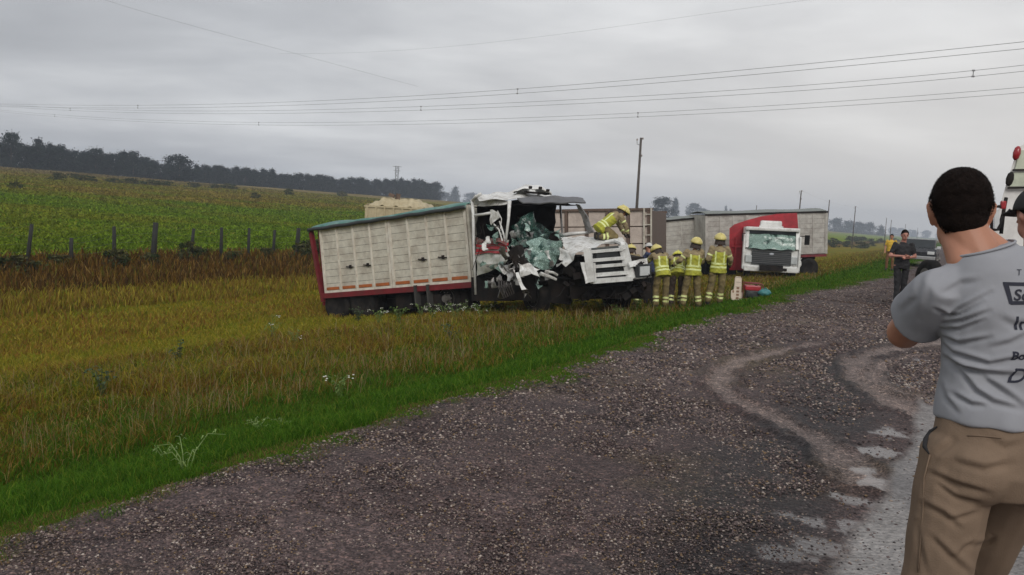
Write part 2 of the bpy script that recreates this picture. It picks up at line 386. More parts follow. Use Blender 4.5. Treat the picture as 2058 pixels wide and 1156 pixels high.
# ------------------------------------------------------------ loose stones on the shoulder
def scatter(n, r0, r1, a0, a1, p=0.0):
    u = rng.random(n); a = np.radians(a0+(a1-a0)*rng.random(n)); r = np.exp(np.log(r0)+u*(math.log(r1)-math.log(r0)))
    return r*np.sin(a), r*np.cos(a), r
def stones(name, n):
    x, y, r = scatter(n, 2.2, 30, -36, 36); s, t = st(x, y); ss = s-edge(t)
    md = dist_poly(x, y, TR1, [.2]*len(TR1)); md = np.minimum(md, dist_poly(x, y, TR2, [.2]*len(TR2)))
    keep = (ss < 0.12*rng.random(n)) & (s > np.where((t > 6.5) & (t < 12), -4.9, -3.05-.9*(rng.random(n)**9))) & (md > 1.1+.5*rng.random(n)) & (rng.random(n) < np.clip((fbm(x, y, 1.1, 5)-.28)*4, .35, 1))
    x, y, r, s = x[keep], y[keep], r[keep], s[keep]; n = len(x)
    sz = (0.0045+0.0085*rng.random(n)**2.6)*np.clip(r/5, .8, 2.4)
    oc = np.array([[1, 0, 0], [0, 1, 0], [-1, 0, 0], [0, -1, 0], [0, 0, 1], [0, 0, -1.]])
    fc = np.array([[0, 1, 4], [1, 2, 4], [2, 3, 4], [3, 0, 4], [1, 0, 5], [2, 1, 5], [3, 2, 5], [0, 3, 5]])
    V = oc[None]*(0.7+0.6*rng.random((n, 6, 1)))
    th = rng.random(n)*6.28; c_, s_ = np.cos(th)[:, None], np.sin(th)[:, None]
    vx = V[..., 0]*c_-V[..., 1]*s_; vy = V[..., 0]*s_+V[..., 1]*c_; vz = V[..., 2]*.6
    V = np.stack([vx, vy, vz], -1)*sz[:, None, None]; V[..., 0] += x[:, None]; V[..., 1] += y[:, None]; V[..., 2] += (gz(x, y)+sz*.1)[:, None]
    pal = np.array([[.064, .044, .043], [.102, .073, .070], [.155, .115, .107], [.25, .195, .16], [.17, .11, .06], [.022, .017, .018], [.38, .32, .28]])
    k = rng.choice(7, n, p=[.22, .2, .16, .11, .07, .20, .04]); c = pal[k]*(.8+.4*rng.random((n, 1)))
    L = (fc[None]+(np.arange(n)*6)[:, None, None]).ravel()
    return npmesh(name, V.reshape(-1, 3), L, np.full(n*8, 3), vcol_material('loose_stone', .6), colors=np.repeat(c, 6, 0))
tag(stones('gravel', 430000), 'loose brown and pale stones strewn over the wet shoulder', 'gravel', kind='stuff')

def clods(n):
    x, y, r = scatter(n, 9, 60, 0, 34); s, t = st(x, y); ss = s-edge(t)
    keep = (ss < -.1) & (s > -3.1) & (rng.random(n) < np.clip((t-9)/8, 0, 1)) & (fbm(x, y, .9, 71) > .45); x, y, r = x[keep], y[keep], r[keep]; n = len(x)
    sz = .012+.035*rng.random(n)**2; oc = np.array([[1, 0, 0], [0, 1, 0], [-1, 0, 0], [0, -1, 0], [0, 0, 1], [0, 0, -1.]])
    fc = np.array([[0, 1, 4], [1, 2, 4], [2, 3, 4], [3, 0, 4], [1, 0, 5], [2, 1, 5], [3, 2, 5], [0, 3, 5]])
    V = oc[None]*(0.6+0.8*rng.random((n, 6, 1))); V[..., 2] *= .55; V = V*sz[:, None, None]; V[..., 0] += x[:, None]; V[..., 1] += y[:, None]; V[..., 2] += gz(x, y)[:, None]
    c = np.array([[.075, .048, .04], [.05, .034, .03], [.11, .078, .066], [.16, .125, .11]])[rng.choice(4, n, p=[.4, .3, .22, .08])]
    L = (fc[None]+(np.arange(n)*6)[:, None, None]).ravel()
    return npmesh('mud_clods', V.reshape(-1, 3), L, np.full(n*8, 3), vcol_material('clod_earth', .8), colors=np.repeat(c, 6, 0))
tag(clods(60000), 'dark reddish clods churned up along the far part of the shoulder', 'mud', kind='stuff')
# ------------------------------------------------------------ grass
def blades(name, x, y, r, h, w, col, mat, lean=0.35, tipc=None, zoff=0.0):
    n = len(x); th = rng.random(n)*2*math.pi; ld = rng.random(n)*2*math.pi; ln = lean*(0.3+rng.random(n))*h
    dx, dy = np.cos(th)*w/2, np.sin(th)*w/2; z = gz(x, y)-.02+zoff
    V = np.zeros((n, 5, 3))
    V[:, 0] = np.stack([x-dx, y-dy, z], -1); V[:, 1] = np.stack([x+dx, y+dy, z], -1)
    mx_, my_ = x+np.cos(ld)*ln*.35, y+np.sin(ld)*ln*.35
    V[:, 2] = np.stack([mx_+dx*.8, my_+dy*.8, z+h*.6], -1); V[:, 3] = np.stack([mx_-dx*.8, my_-dy*.8, z+h*.6], -1)
    V[:, 4] = np.stack([x+np.cos(ld)*ln, y+np.sin(ld)*ln, z+h*(1-.25*lean)], -1)
    b = (np.arange(n)*5)[:, None]
    L = np.concatenate([b+[0, 1, 2, 3], b+[3, 2, 4]], 1).ravel(); cts = np.tile([4, 3], n)
    cl_ = np.repeat(col, 5, 0).reshape(n, 5, 3)
    if tipc is not None: cl_[:, 4] = tipc; cl_[:, 2:4] = (cl_[:, 2:4]+tipc[:, None])/2
    return V.reshape(-1, 3), L, cts, cl_.reshape(-1, 3)
GM = vcol_material('grass_blade', .9, .3, .0)
def mixp(pal, prob, n, j=.25):
    pal = np.array(pal); k = rng.choice(len(pal), n, p=np.array(prob)/sum(prob)); return pal[k]*(1-j+2*j*rng.random((n, 1)))
parts_ = []
x, y, r = scatter(760000, 2.6, 150, -37, 38); s, t = st(x, y); ss = s-edge(t); n = len(x)
f2 = fbm(x, y, .5, 9); f1 = fbm(x, y, 1.6, 13); f0 = fbm(x, y, .18, 15)
f8 = fbm(x, y, 1.3, 63); sb = ss+(f1-.5)*1.8+(f2-.5)*2.0*np.clip(ss/2, 0, 1)
out = {}
def zone(mask, h, hv, w, pal, prob, lean, tip=None, thin=1.0, hmod=None):
    m = mask & (rng.random(n) < thin); k = m.sum()
    hh = h*(1-hv+2*hv*rng.random(k)); 
    if hmod is not None: hh = hh*hmod[m]
    ww = w*np.clip(r[m]/6, .75, 9)*(.7+.6*rng.random(k)); c = mixp(pal, prob, k)
    if tip is not None: tcx = mixp(tip, [1]*len(tip), k)
    else: tcx = None
    parts_.append(blades('', x[m], y[m], r[m], hh, ww, c, GM, lean, tcx))
GREEN = [(.055, .125, .012), (.085, .17, .018), (.034, .088, .009), (.13, .165, .022)]
BROWN = [(.19, .115, .022), (.25, .16, .04), (.12, .068, .014), (.15, .125, .016), (.095, .115, .013), (.32, .24, .09), (.16, .075, .022)]
OLIVE = [(.25, .215, .022), (.19, .19, .018), (.31, .255, .04), (.27, .19, .03), (.15, .18, .018)]
RUST = [(.20, .095, .022), (.26, .14, .035), (.15, .07, .016), (.22, .15, .03)]
zone((ss > -.18) & (sb < .35), .04, .6, .004, GREEN+[(.16, .10, .04), (.10, .06, .03), (.20, .15, .06)], [1, .8, 1, .5, 1.4, 1.2, .6], .9)
zone((sb >= .35) & (sb < 3.0), .08, .6, .0045, GREEN, [1, .8, 1, .3], .9, hmod=.3+1.5*f8)
zone((sb >= 2.4) & (sb < 4.2), .13, .6, .005, GREEN+BROWN, [1, .8, 1, .3]+[.4]*7, .7, hmod=.5+1.0*f1)
ramp_h = np.clip((sb-2.6)/2.2, .45, 1)*np.clip((10.5-sb)/3, .5, 1)
zone((sb >= 3.2) & (sb < 8.6) & (f8 > .50), .21, .6, .0045, BROWN+RUST+OLIVE, [1, .6, .8, .8, .8, .35, .7, .6, .4, .6, .4, .6, .7, .4, .5, .6], 1.0, hmod=(.35+1.4*f1)*ramp_h)
zone((sb >= 3.2) & (sb < 8.6) & (f8 <= .53), .19, .6, .005, BROWN+GREEN+OLIVE, [.4, .3, .6, 1, 1, .2, .2, .6, .4, .6, .4, 1, 1.2, .5, .6, 1], 1.0, hmod=(.35+1.3*f1)*ramp_h)
zone((sb >= 7.2) & (s < 18.5) & (f0 > .46), .13, .5, .006, OLIVE, [1, 1, .6, .5, .8], .7, hmod=.6+.8*f2)
zone((sb >= 7.2) & (s < 18.5) & (f0 <= .50), .15, .5, .006, OLIVE+RUST, [.8, .5, .8, 1, .3, .5, .5, .3, .8], .7, hmod=.6+.8*f2)
zone((s >= 17.5) & (s < 20), .28, .4, .007, OLIVE+BROWN[:3], [.6, .4, 1, 1, .3, 1, .7, .7], .4)
zone((s >= 19.6) & (s < 25.5), .36, .5, .008, [(.14, .075, .016), (.09, .045, .012), (.19, .11, .025), (.11, .10, .014), (.06, .035, .012), (.25, .16, .05)], [1, 1, .8, .5, .9, .3], .35, hmod=.45+1.1*f1)
zone((s >= 25) & (s < 60), .22, .6, .010, [(.16, .245, .018), (.10, .19, .013), (.24, .31, .035), (.24, .22, .03)], [1, 1, .7, .3], 1.1, hmod=.3+1.4*f1)
zone((s < -12.4) & (s > -40), .5, .5, .008, OLIVE+BROWN[:3], [1, 1, 1, 1, .5, 1, 1, 1], .45)
def join(parts):
    off = 0; Vs, Ls, Cs, Cl = [], [], [], []
    for V, L, c, k in parts: Vs.append(V); Ls.append(L+off); Cs.append(c); Cl.append(k); off += len(V)
    return np.vstack(Vs), np.concatenate(Ls), np.concatenate(Cs), np.vstack(Cl)
V, L, c, k = join(parts_)
tag(npmesh('grass', V, L, c, GM, colors=k), 'uneven green, olive and brown verge grass between gravel and fence', 'grass', kind='stuff')
# seed stalks standing above the brown band
parts_ = []
x, y, r = scatter(90000, 3.5, 40, -36, 20); s, t = st(x, y); ss = s-edge(t)
m = (ss > 2.6) & (ss < 7.5) & (fbm(x, y, 1.6, 13) > .4) & (rng.random(len(x)) < .22); x, y, r = x[m], y[m], r[m]; n = len(x)
V1 = blades('', x, y, r, .22+.22*rng.random(n), .003*np.clip(r/6, .8, 5), mixp([(.26, .19, .10), (.19, .13, .06), (.34, .27, .16)], [1, 1, .5], n), GM, .35)
parts_.append(V1)
V, L, c, k = join(parts_)
tag(npmesh('seed_stalks', V, L, c, GM, colors=k), 'thin dry seed stalks standing over the brown grass', 'dry grass', kind='stuff')
# clumpy growth in the field beyond the fence
parts_ = []
x, y, r = scatter(330000, 34, 270, -37, 22); s, t = st(x, y)
m = (s > 27) & (s < 225); x, y, r, s = x[m], y[m], r[m], s[m]; n = len(x); f3 = fbm(x, y, .12, 21); f4 = fbm(x, y, .35, 51)
colr = ground_col(s, fbm(x, y, .5, 9), f3, s)*(.5+1.1*rng.random((n, 1)))
hh = (.15+.42*f4)*np.where(s > 130, .9, 1.0)*(.6+.8*rng.random(n))
parts_.append(blades('', x, y, r, hh, .0014*r*(.5+1.0*rng.random(n)), colr, GM, 1.3))
V, L, c, k = join(parts_)
tag(npmesh('field_crop', V, L, c, GM, colors=k), 'low weedy green growth over the sloping field beyond the fence', 'field', kind='stuff')
# ------------------------------------------------------------ trees
BARK = material('bark', (.07, .055, .045), .9, bump=.5)
LEAFM = vcol_material('tree_leaf', .9, .1, .0)
def crown_mesh(name, seed, H, Wd, shape, ncl, per, leaf, cols):
    "clusters of leaf faces spread through the crown's volume"
    g = np.random.default_rng(seed); Vs, Ls, Cs = [], [], []; off = 0
    for q in range(ncl):
        u = g.random(); zc = H*(.02+.96*u)
        prof = {'round': math.sqrt(max(0, 1-(2*u-1)**2))*.9+.15, 'tall': (1-u)**.6*.9+.18*g.random(), 'flat': (.5+.7*u) if u < .8 else .9}[shape]
        a = g.random()*6.283; rr = Wd*prof*math.sqrt(g.random())*.95
        c = np.array([rr*math.cos(a), rr*math.sin(a), zc]); cs = (Wd*.20+H*.02)*(.6+.9*g.random())
        tone = cols[g.integers(len(cols))]
        p = g.normal(size=(per, 3))*cs*[.62, .62, .5]+c
        n1_ = g.normal(size=(per, 3)); n1_ /= np.linalg.norm(n1_, axis=1)[:, None]
        n2_ = np.cross(n1_, g.normal(size=(per, 3))); n2_ /= np.linalg.norm(n2_, axis=1)[:, None]
        sz = leaf*(.6+.8*g.random((per, 1)))
        V = np.stack([p-n1_*sz, p-n2_*sz*.6, p+n1_*sz, p+n2_*sz*.6], 1)
        Vs.append(V.reshape(-1, 3)); Ls.append(np.arange(per*4)+off); off += per*4
        Cs.append(np.repeat(np.array(tone)[None]*(.7+.6*g.random((per, 1))), 4, 0))
    Vs = np.vstack(Vs); Vs[:, 2] = np.maximum(Vs[:, 2], .1)
    return Vs, np.concatenate(Ls), np.full(off//4, 4), np.vstack(Cs)
def make_tree(name, seed, H, Wd, shape, cols, leaf, ncl=42, per=34, low=.15):
    root = empty(name, (0, 0, 0)); mb = MB(); g = random.Random(seed)
    mb.tube([(0, 0, -.3), (g.uniform(-.1, .1), 0, H*.3), (g.uniform(-.3, .3), g.uniform(-.3, .3), H*.75)], [H*.022, H*.016, H*.006], 7)
    for q in range(6):
        a = g.random()*6.28; z0 = H*(low+.45*g.random()); mb.tube([(0, 0, z0), (math.cos(a)*Wd*.35, math.sin(a)*Wd*.35, z0+H*.12), (math.cos(a)*Wd*.7, math.sin(a)*Wd*.7, z0+H*.22)], [H*.009, H*.006, H*.003], 5)
    mb.build('trunk', BARK, root, True)
    V, L, c, k = crown_mesh('crown', seed, H, Wd, shape, ncl, per, leaf, cols)
    npmesh('crown', V, L, c, LEAFM, root, colors=k)
    return root
def dup(root, loc, rz=0.0, sc=1.0, szf=1.0):
    r = root.copy(); COL.objects.link(r); r.location = loc; r.rotation_euler = (0, 0, rz); r.scale = (sc, sc, sc*szf)
    for ch in list(root.children):
        c = ch.copy(); COL.objects.link(c); c.parent = r
        for g in list(ch.children):
            d = g.copy(); COL.objects.link(d); d.parent = c
    return r
DARK = [(.016, .025, .024), (.022, .032, .029), (.011, .018, .020), (.027, .038, .032)]
MID = [(.035, .055, .028), (.05, .065, .03), (.028, .042, .025)]
protos = []
for i, (H, Wd, sh) in enumerate([(9, 3.6, 'round'), (9.6, 3.2, 'tall'), (8.4, 4.0, 'round'), (9.6, 3.9, 'round'), (8.8, 3.4, 'flat')]):
    protos.append(make_tree('belt_tree', 20+i, H, Wd, sh, DARK, .24, 70, 60))
used = [False]*len(protos)
def place_tree(k, loc, rz, sc, szf, label, group, cat='tree', pool=None):
    if not used[k]: o = protos[k]; o.location = loc; o.rotation_euler = (0, 0, rz); o.scale = (sc, sc, sc*szf); used[k] = True
    else: o = dup(protos[k], loc, rz, sc, szf)
    return tag(o, label, cat, group)
def bp(px, s_):
    "point on the line s = s_ that is seen in column px"
    k = (px-CW/2)/F   # x = k*y
    y = (s_+E0[0]*NR[0]+E0[1]*NR[1])/(k*NR[0]+NR[1]); return k*y, y
g_ = random.Random(5)
def belt(px0, px1, step_m, s0, hmul, lab, grp, jit=5.0, rows=2):
    for row in range(rows):
        px = px0+row*4
        while px < px1:
            s_ = s0+row*9+g_.uniform(-jit, jit)*.6; X_, Y_ = bp(px, s_)
            hm = hmul(px)*g_.uniform(.93, 1.07)
            place_tree(g_.randrange(5), (X_, Y_, float(gz(X_, Y_))-.7), g_.uniform(0, 6), hm*.90, g_.uniform(.94, 1.06), lab, grp)
            dpx = step_m/Y_*F*g_.uniform(.7, 1.25)*1.3; px += max(dpx, 3.0)
belt(-45, 395, 2.9, 222, lambda p: .74 if p > 300 else (.92 if p > 60 else .80), 'dark tree in the unbroken belt along the left hill crest', 'trees of the left crest belt')
belt(405, 720, 2.6, 230, lambda p: .86, 'dark tree in the slightly hazy belt between the left crest and the pylon', 'trees of the middle crest belt', rows=2)
belt(715, 868, 3.0, 236, lambda p: .95+.25*((p-715)/150), 'blue grey tree at the hazy end of the belt beside the pylon', 'trees at the hazy end of the belt', rows=2)
def one(px, Y_, H, k, lab, cat='tree', wid=1.0, grp=None, dz=0.0):
    X_ = (px-CW/2)/F*Y_; o = place_tree(k, (X_, Y_, float(gz(X_, Y_))-.3+dz), g_.uniform(0, 6), H/9.0, 1, lab, grp, cat); o.scale = (H/9*wid, H/9*wid, H/9); return o
one(16, 226, 9.3, 0, 'tallest tree rising over the crest at the far left edge', wid=.75)
one(352, 262, 7.4, 3, 'broad dark tree standing forward of the belt where it steps down', wid=1.5)
one(905, 980, 20, 1, 'hazy pointed tree alone to the right of the crest belt', wid=1.0)
one(886, 1000, 15, 0, 'low hazy bush like tree at the foot of the pointed tree', wid=1.3)
one(940, 1300, 21, 3, 'faint hazy tree above the front end of the tarpaulin', wid=1.6)
one(1322, 430, 10.5, 3, 'dark round tree beside the standing trailer frame', wid=1.3)
one(1346, 800, 17, 1, 'tall slim hazy tree right of the dark round tree', wid=.7)
one(1384, 1000, 19, 0, 'hazy round topped tree over the long grey trailer', wid=1.2)
one(1405, 1050, 15, 4, 'low hazy tree just right of the round topped one', wid=1.1)
one(1447, 1150, 20, 1, 'left one of two thin hazy trees above the grey trailer', wid=.45)
one(1458, 1150, 18, 4, 'right one of two thin hazy trees above the grey trailer', wid=.4)
for px_, hh_ in ((1672, 15), (1694, 16), (1717, 14.5), (1738, 14), (1760, 12.5)):
    one(px_, 1000, hh_*1.45, (px_ // 7) % 5, 'rounded hazy tree in the roadside row beyond the grey trailer', wid=1.15, grp='rounded trees down the road', dz=-8)
for px_ in (1785, 1800, 1822, 1850, 1880): one(px_, 2000, 18, px_ % 5, 'tiny pale tree on the horizon behind the dark pickup', wid=1.6, grp='tiny horizon trees')
# scrub
SH = make_tree('shrub', 77, 1.0, .75, 'round', [(.05, .065, .025), (.035, .05, .02), (.07, .07, .03)], .09, 20, 26)
first = True
def shrub(px, s_, h, lab, grp, w=1.0):
    global first
    X_, Y_ = bp(px, s_); loc = (X_, Y_, float(gz(X_, Y_))-.05)
    if first: o = SH; o.location = loc; o.scale = (h*w, h*w, h); first = False
    else: o = dup(SH, loc, g_.uniform(0, 6), h); o.scale = (h*w, h*w, h)
    tag(o, lab, 'shrub', grp)
for px_, s_, h_, w_ in ((108, 128, 1.4, 1.3), (170, 132, 1.2, 2.2), (222, 134, 1.0, 2), (258, 136, 1.3, 2), (300, 138, 1.2, 2.4), (330, 141, 1.1, 2), (424, 146, 1.2, 1.6), (455, 150, 1.4, 2), (574, 130, 1.6, 1), (505, 96, 1.1, 1), (680, 150, 1.6, 1.3), (24, 86, .9, 1.2), (140, 150, 1, 2), (380, 143, 1.2, 2)):
    shrub(px_, s_, h_, 'dark low shrub on the dry strip under the crest belt', 'shrubs on the hillside strip', w_)
for px_, s_, h_, w_ in ((225, 23.2, .75, .9), (372, 24, .85, .8), (400, 24, .6, .8), (20, 23, .6, 1.6), (110, 23.8, .45, 1.5), (300, 23.6, .5, 1.2), (470, 23.5, .5, 1.3), (530, 24, .55, 1), (600, 23.5, .8, 1.0), (620, 24.4, .9, .9)):
    shrub(px_, s_, h_, 'scraggly brown green bush growing in the fence line', 'bushes in the fence line', w_)
for q in range(22):
    px_ = g_.uniform(1665, 1800); shrub(px_, g_.uniform(14, 28), g_.uniform(.9, 1.7), 'dull bush in the ditch beyond the grey trailer', 'bushes in the far ditch', 1.3)

# ------------------------------------------------------------ wire fence
OLDW = material('old_wood', (.022, .022, .02), .9, bump=.6, var=.3)
WIRE = material('wire', (.12, .115, .11), .5, .6)
fen = empty('wire_fence', (*xy(23.2, 20), float(gz(*xy(23.2, 20)))))
tag(fen, 'old leaning wooden post and wire fence along the green field', 'fence')
fi = fen.matrix_basis.copy(); fen.location = fen.location; fo = Vector(fen.location)
tops = []
FP = []; px_l = (-130, -42, 48, 138, 225, 303, 378, 440, 495, 545, 592, 638, 680, 720, 758, 794, 828); tops_l = (452, 455, 450, 478, 455, 447, 459, 457, 458, 462, 458, 462, 464, 463, 465, 466, 467)
for px_ in (-130, -42, 48, 138, 225, 303, 378, 440, 495, 545, 592, 638, 680, 720, 758, 794, 828):
    z_ = 52600/(1885-px_); X_ = (px_-CW/2)/F*z_; FP.append((X_, z_))
for i, (X_, Y_) in enumerate(FP):
    gq = random.Random(i); zb = float(gz(X_, Y_))-fo.z; tl = (gq.uniform(-.05, .16), gq.uniform(-.05, .05)); h = P(px_l[i], tops_l[i], Y_).z-fo.z-zb
    rr = .065+.035*(i in (5, 10))+gq.uniform(0, .01)
    bx, by = X_-fo.x, Y_-fo.y; tp = Vector((bx+tl[0], by+tl[1], zb+h))
    mb = MB(); mb.tube([(bx, by, zb-.3), (bx+tl[0]*.5, by+tl[1]*.5+.01, zb+h*.5), tp], [rr*1.1, rr, rr*.9], 7); mb.build('post', OLDW, fen, True); tops.append((Vector((bx, by, zb)), tp))
for k in range(4):
    f = .35+.2*k; pts = []
    for i, (b, tp) in enumerate(tops):
        p = b.lerp(tp, f); pts.append(p)
        if i < len(tops)-1:
            q = tops[i+1][0].lerp(tops[i+1][1], f); mmm = (p+q)/2; mmm.z -= .02; pts.append(mmm)
    mb = MB(); mb.tube(pts, .004, 4); mb.build('fence_wire', WIRE, fen)

# ------------------------------------------------------------ wooden poles along the road
POLE = material('pole_wood', (.075, .062, .055), .85, bump=.4, var=.25)
PMET = material('galvanised', (.22, .22, .22), .5, .7)
CER = material('insulator', (.25, .2, .17), .3)
def upole(px, Y_, topy, lean, lab, grp=None, insul=True):
    X_ = (px-CW/2)/F*Y_
    zt = P(px, topy, Y_).z; zb = float(gz(X_, Y_))-.2
    root = empty('utility_pole', (X_, Y_, zb)); h = zt-zb
    mb = MB(); mb.tube([(0, 0, 0), (lean*.5, 0, h*.5), (lean, 0, h)], [.13, .105, .08], 10); mb.build('pole_shaft', POLE, root, True)
    if insul:
        mb = MB(); mb.tube([(lean-.06, 0, h-.5), (lean-.24, 0, h-.45), (lean-.26, 0, h-.25)], .02, 6); mb.build('bracket', PMET, root)
        for sx, zf in ((.13, -.12), (-.26, -.22), (.12, -1.3)):
            mb = MB(); mb.lathe([(.03, 0), (.06, .03), (.035, .06), (.06, .09), (.02, .15)], Matrix.Translation((lean+sx, 0, h+zf)), 10); mb.build('insulator', CER, root, True)
    tag(root, lab, 'utility pole', grp); return Vector((X_+lean, Y_, zt))
p1 = upole(1270, 60, 276, -.06, 'tall dark wooden pole rising behind the upright trailer end')
p2 = upole(1593, 126, 382, .10, 'dark wooden pole behind the red truck front')
p3 = upole(1705, 192, 414, 0, 'bare pole standing just right of the grey trailer')
p4 = upole(1769, 262, 437, 0, 'thin far pole left of the yellow shirted person', insul=False)
p5 = upole(1779, 290, 441, 0, 'thin far pole behind the man in black', insul=False)
p6 = upole(1808, 380, 450, 0, 'far pole seen right of the head of the man in black', insul=False)
p7 = upole(1833, 460, 457, 0, 'farthest pole above the dark pickup', insul=False)
p8 = upole(1508, 215, 412, 0, 'short looking pole over the middle of the grey trailer', insul=False)
p9 = upole(1652, 160, 401, 0, 'pale pole rising behind the right end of the grey trailer', insul=False)
CAB = material('cable', (.20, .20, .205), .6, .3)  # grey raised so the colour itself carries some haze
def cable(name, pts, r, lab, cat='cable', grp=None):
    o0 = Vector(pts[0]); mb = MB(); mb.tube([Vector(p)-o0 for p in pts], r, 5)
    o = mb.build(name, CAB, None, True); o.location = o0; return tag(o, lab, cat, grp)
pr = [Vector((p1.x-33, p1.y-66, p1.z+.2)), p1, p2, p3, p4, p6, p7]
pts = []
for a, b in zip(pr[2:-1], pr[3:]):
    L_ = (b-a).length
    for k in range(8): q = a.lerp(b, k/8); q.z -= 4*(k/8)*(1-k/8)*L_*.008; pts.append(q)
cable('roadside_wire', pts, .005, 'thin wire strung along the roadside poles', 'cable')

# ------------------------------------------------------------ high voltage line crossing the sky
def plane_pt(px, py, A, B):
    "where the sight ray meets the upright plane through plan points A,B"
    d = ray(px, py); nrm = Vector((B[1]-A[1], -(B[0]-A[0]))); k = (nrm.x*A[0]+nrm.y*A[1])/(nrm.x*d.x+nrm.y*d.y)
    return Vector((0, 0, CAMZ))+d*k
def smooth_y(knots):
    xs, ys = zip(*knots); c = np.polyfit(xs, ys, min(len(xs)-1, 4)); return lambda q: float(np.polyval(c, q))
LN = [((36, 60), (-120, 200), [(0, 211), (277, 214), (640, 207), (1040, 183), (1500, 146), (2058, 91)], [277, 1040], 'upper'),
      ((42, 66.7), (-114, 206.7), [(0, 212), (141, 220), (450, 226), (846, 218), (1400, 191), (1956, 148), (2058, 137)], [141, 846, 1956], 'middle'),
      ((48, 73.4), (-108, 213.4), [(0, 222), (110, 234), (520, 248), (900, 245), (1282, 232), (1700, 207), (2058, 181)], [110, 520, 1282], 'lowest')]
for A, B, kn, sp, nm_ in LN:
    fy = smooth_y(kn)
    for dn, nn_ in ((-.24, 'upper'), (.24, 'lower')):
        pts = []
        for px_ in list(range(-60, 2161, 60)):
            p = plane_pt(px_, fy(px_), A, B); p.z -= dn; pts.append(p)
        cable('power_cable', pts, .019, nn_+' wire of the '+nm_+' twin power line crossing the sky', 'power cable', 'high voltage wires')
    for i, px_ in enumerate(sp):
        p = plane_pt(px_, fy(px_), A, B); root = MB(); sc = 1.0
        root.bar((0, 0, -.24), (0, 0, .24), .05, .05); root.box((0, 0, .24), (.2, .12, .12)); root.box((0, 0, -.24), (.2, .12, .12))
        o = root.build('cable_spacer', PMET); o.location = p
        tag(o, 'small dark spacer '+['nearest the left edge', 'near the middle', 'toward the right edge'][i if len(sp) == 3 else i]+' on the '+nm_+' twin power line', 'spacer')
fy = smooth_y([(205, -2), (520, 88), (780, 158), (1010, 215), (1100, 232)])
cable('ground_wire', [plane_pt(q, fy(q), (-50, 70), (40, 160)) for q in range(120, 880, 60)], .009, 'faint single wire slanting down from the top left of the sky', 'cable')
fy = smooth_y([(600, 108), (1000, 84), (1300, 45), (1640, -2)])
cable('ground_wire', [plane_pt(q, fy(q), (30, 62), (-120, 195)) for q in range(560, 1900, 80)], .007, 'faint single wire above the twin power lines at the top', 'cable')
# lattice tower
tw = empty('lattice_tower', (0, 0, 0)); X_ = (787-CW/2)/F*620; Y_ = 620; tw.location = (X_, Y_, float(gz(X_, Y_)))
ht = P(787, 333, 620).z-tw.location.z; mb = MB()
for k in range(4):
    sx, sy = [(-1, -1), (1, -1), (1, 1), (-1, 1)][k]; mb.bar((sx*2.4, sy*2.4, 0), (sx*.9, sy*.9, ht*.6), .28, .28); mb.bar((sx*.9, sy*.9, ht*.6), (sx*1.2, sy*.9, ht), .28, .28)
for k in range(9):
    a, b = 2.4-1.5*min(1, k/5.5), 2.4-1.5*min(1, (k+1)/5.5); z0, z1 = ht*k/9, ht*(k+1)/9
    for sy in (-1, 1): mb.bar((-a, sy*a, z0), (b, sy*b, z1), .16, .16); mb.bar((a, sy*a, z0), (-b, sy*b, z1), .16, .16)
mb.build('lattice_frame', PMET, tw)
mb = MB(); 
for zf, wd in ((.98, 3.2), (.86, 2.4)): mb.bar((-wd, 0, ht*zf), (wd, 0, ht*zf), .3, .3)
mb.build('cross_arm', PMET, tw)
tag(tw, 'faint lattice pylon standing beyond the end of the tree belt', 'pylon')
# haze
hz = MB(); hz.box((0, 900, 28), (5200, 2600, 66)); hzo = hz.build('haze', []); 
hm = bpy.data.materials.new('haze_air'); hm.use_nodes = True; h_ = hm.node_tree; h_.nodes.clear()
ho = N(h_, 'ShaderNodeOutputMaterial'); pv = N(h_, 'ShaderNodeVolumePrincipled'); pv.inputs['Density'].default_value = .0006; pv.inputs['Color'].default_value = (.80, .88, 1, 1)
h_.links.new(pv.outputs[0], ho.inputs['Volume']); hzo.data.materials.append(hm); tag(hzo, kind='stuff', label='thin rainy haze greying the far trees', cat='haze')

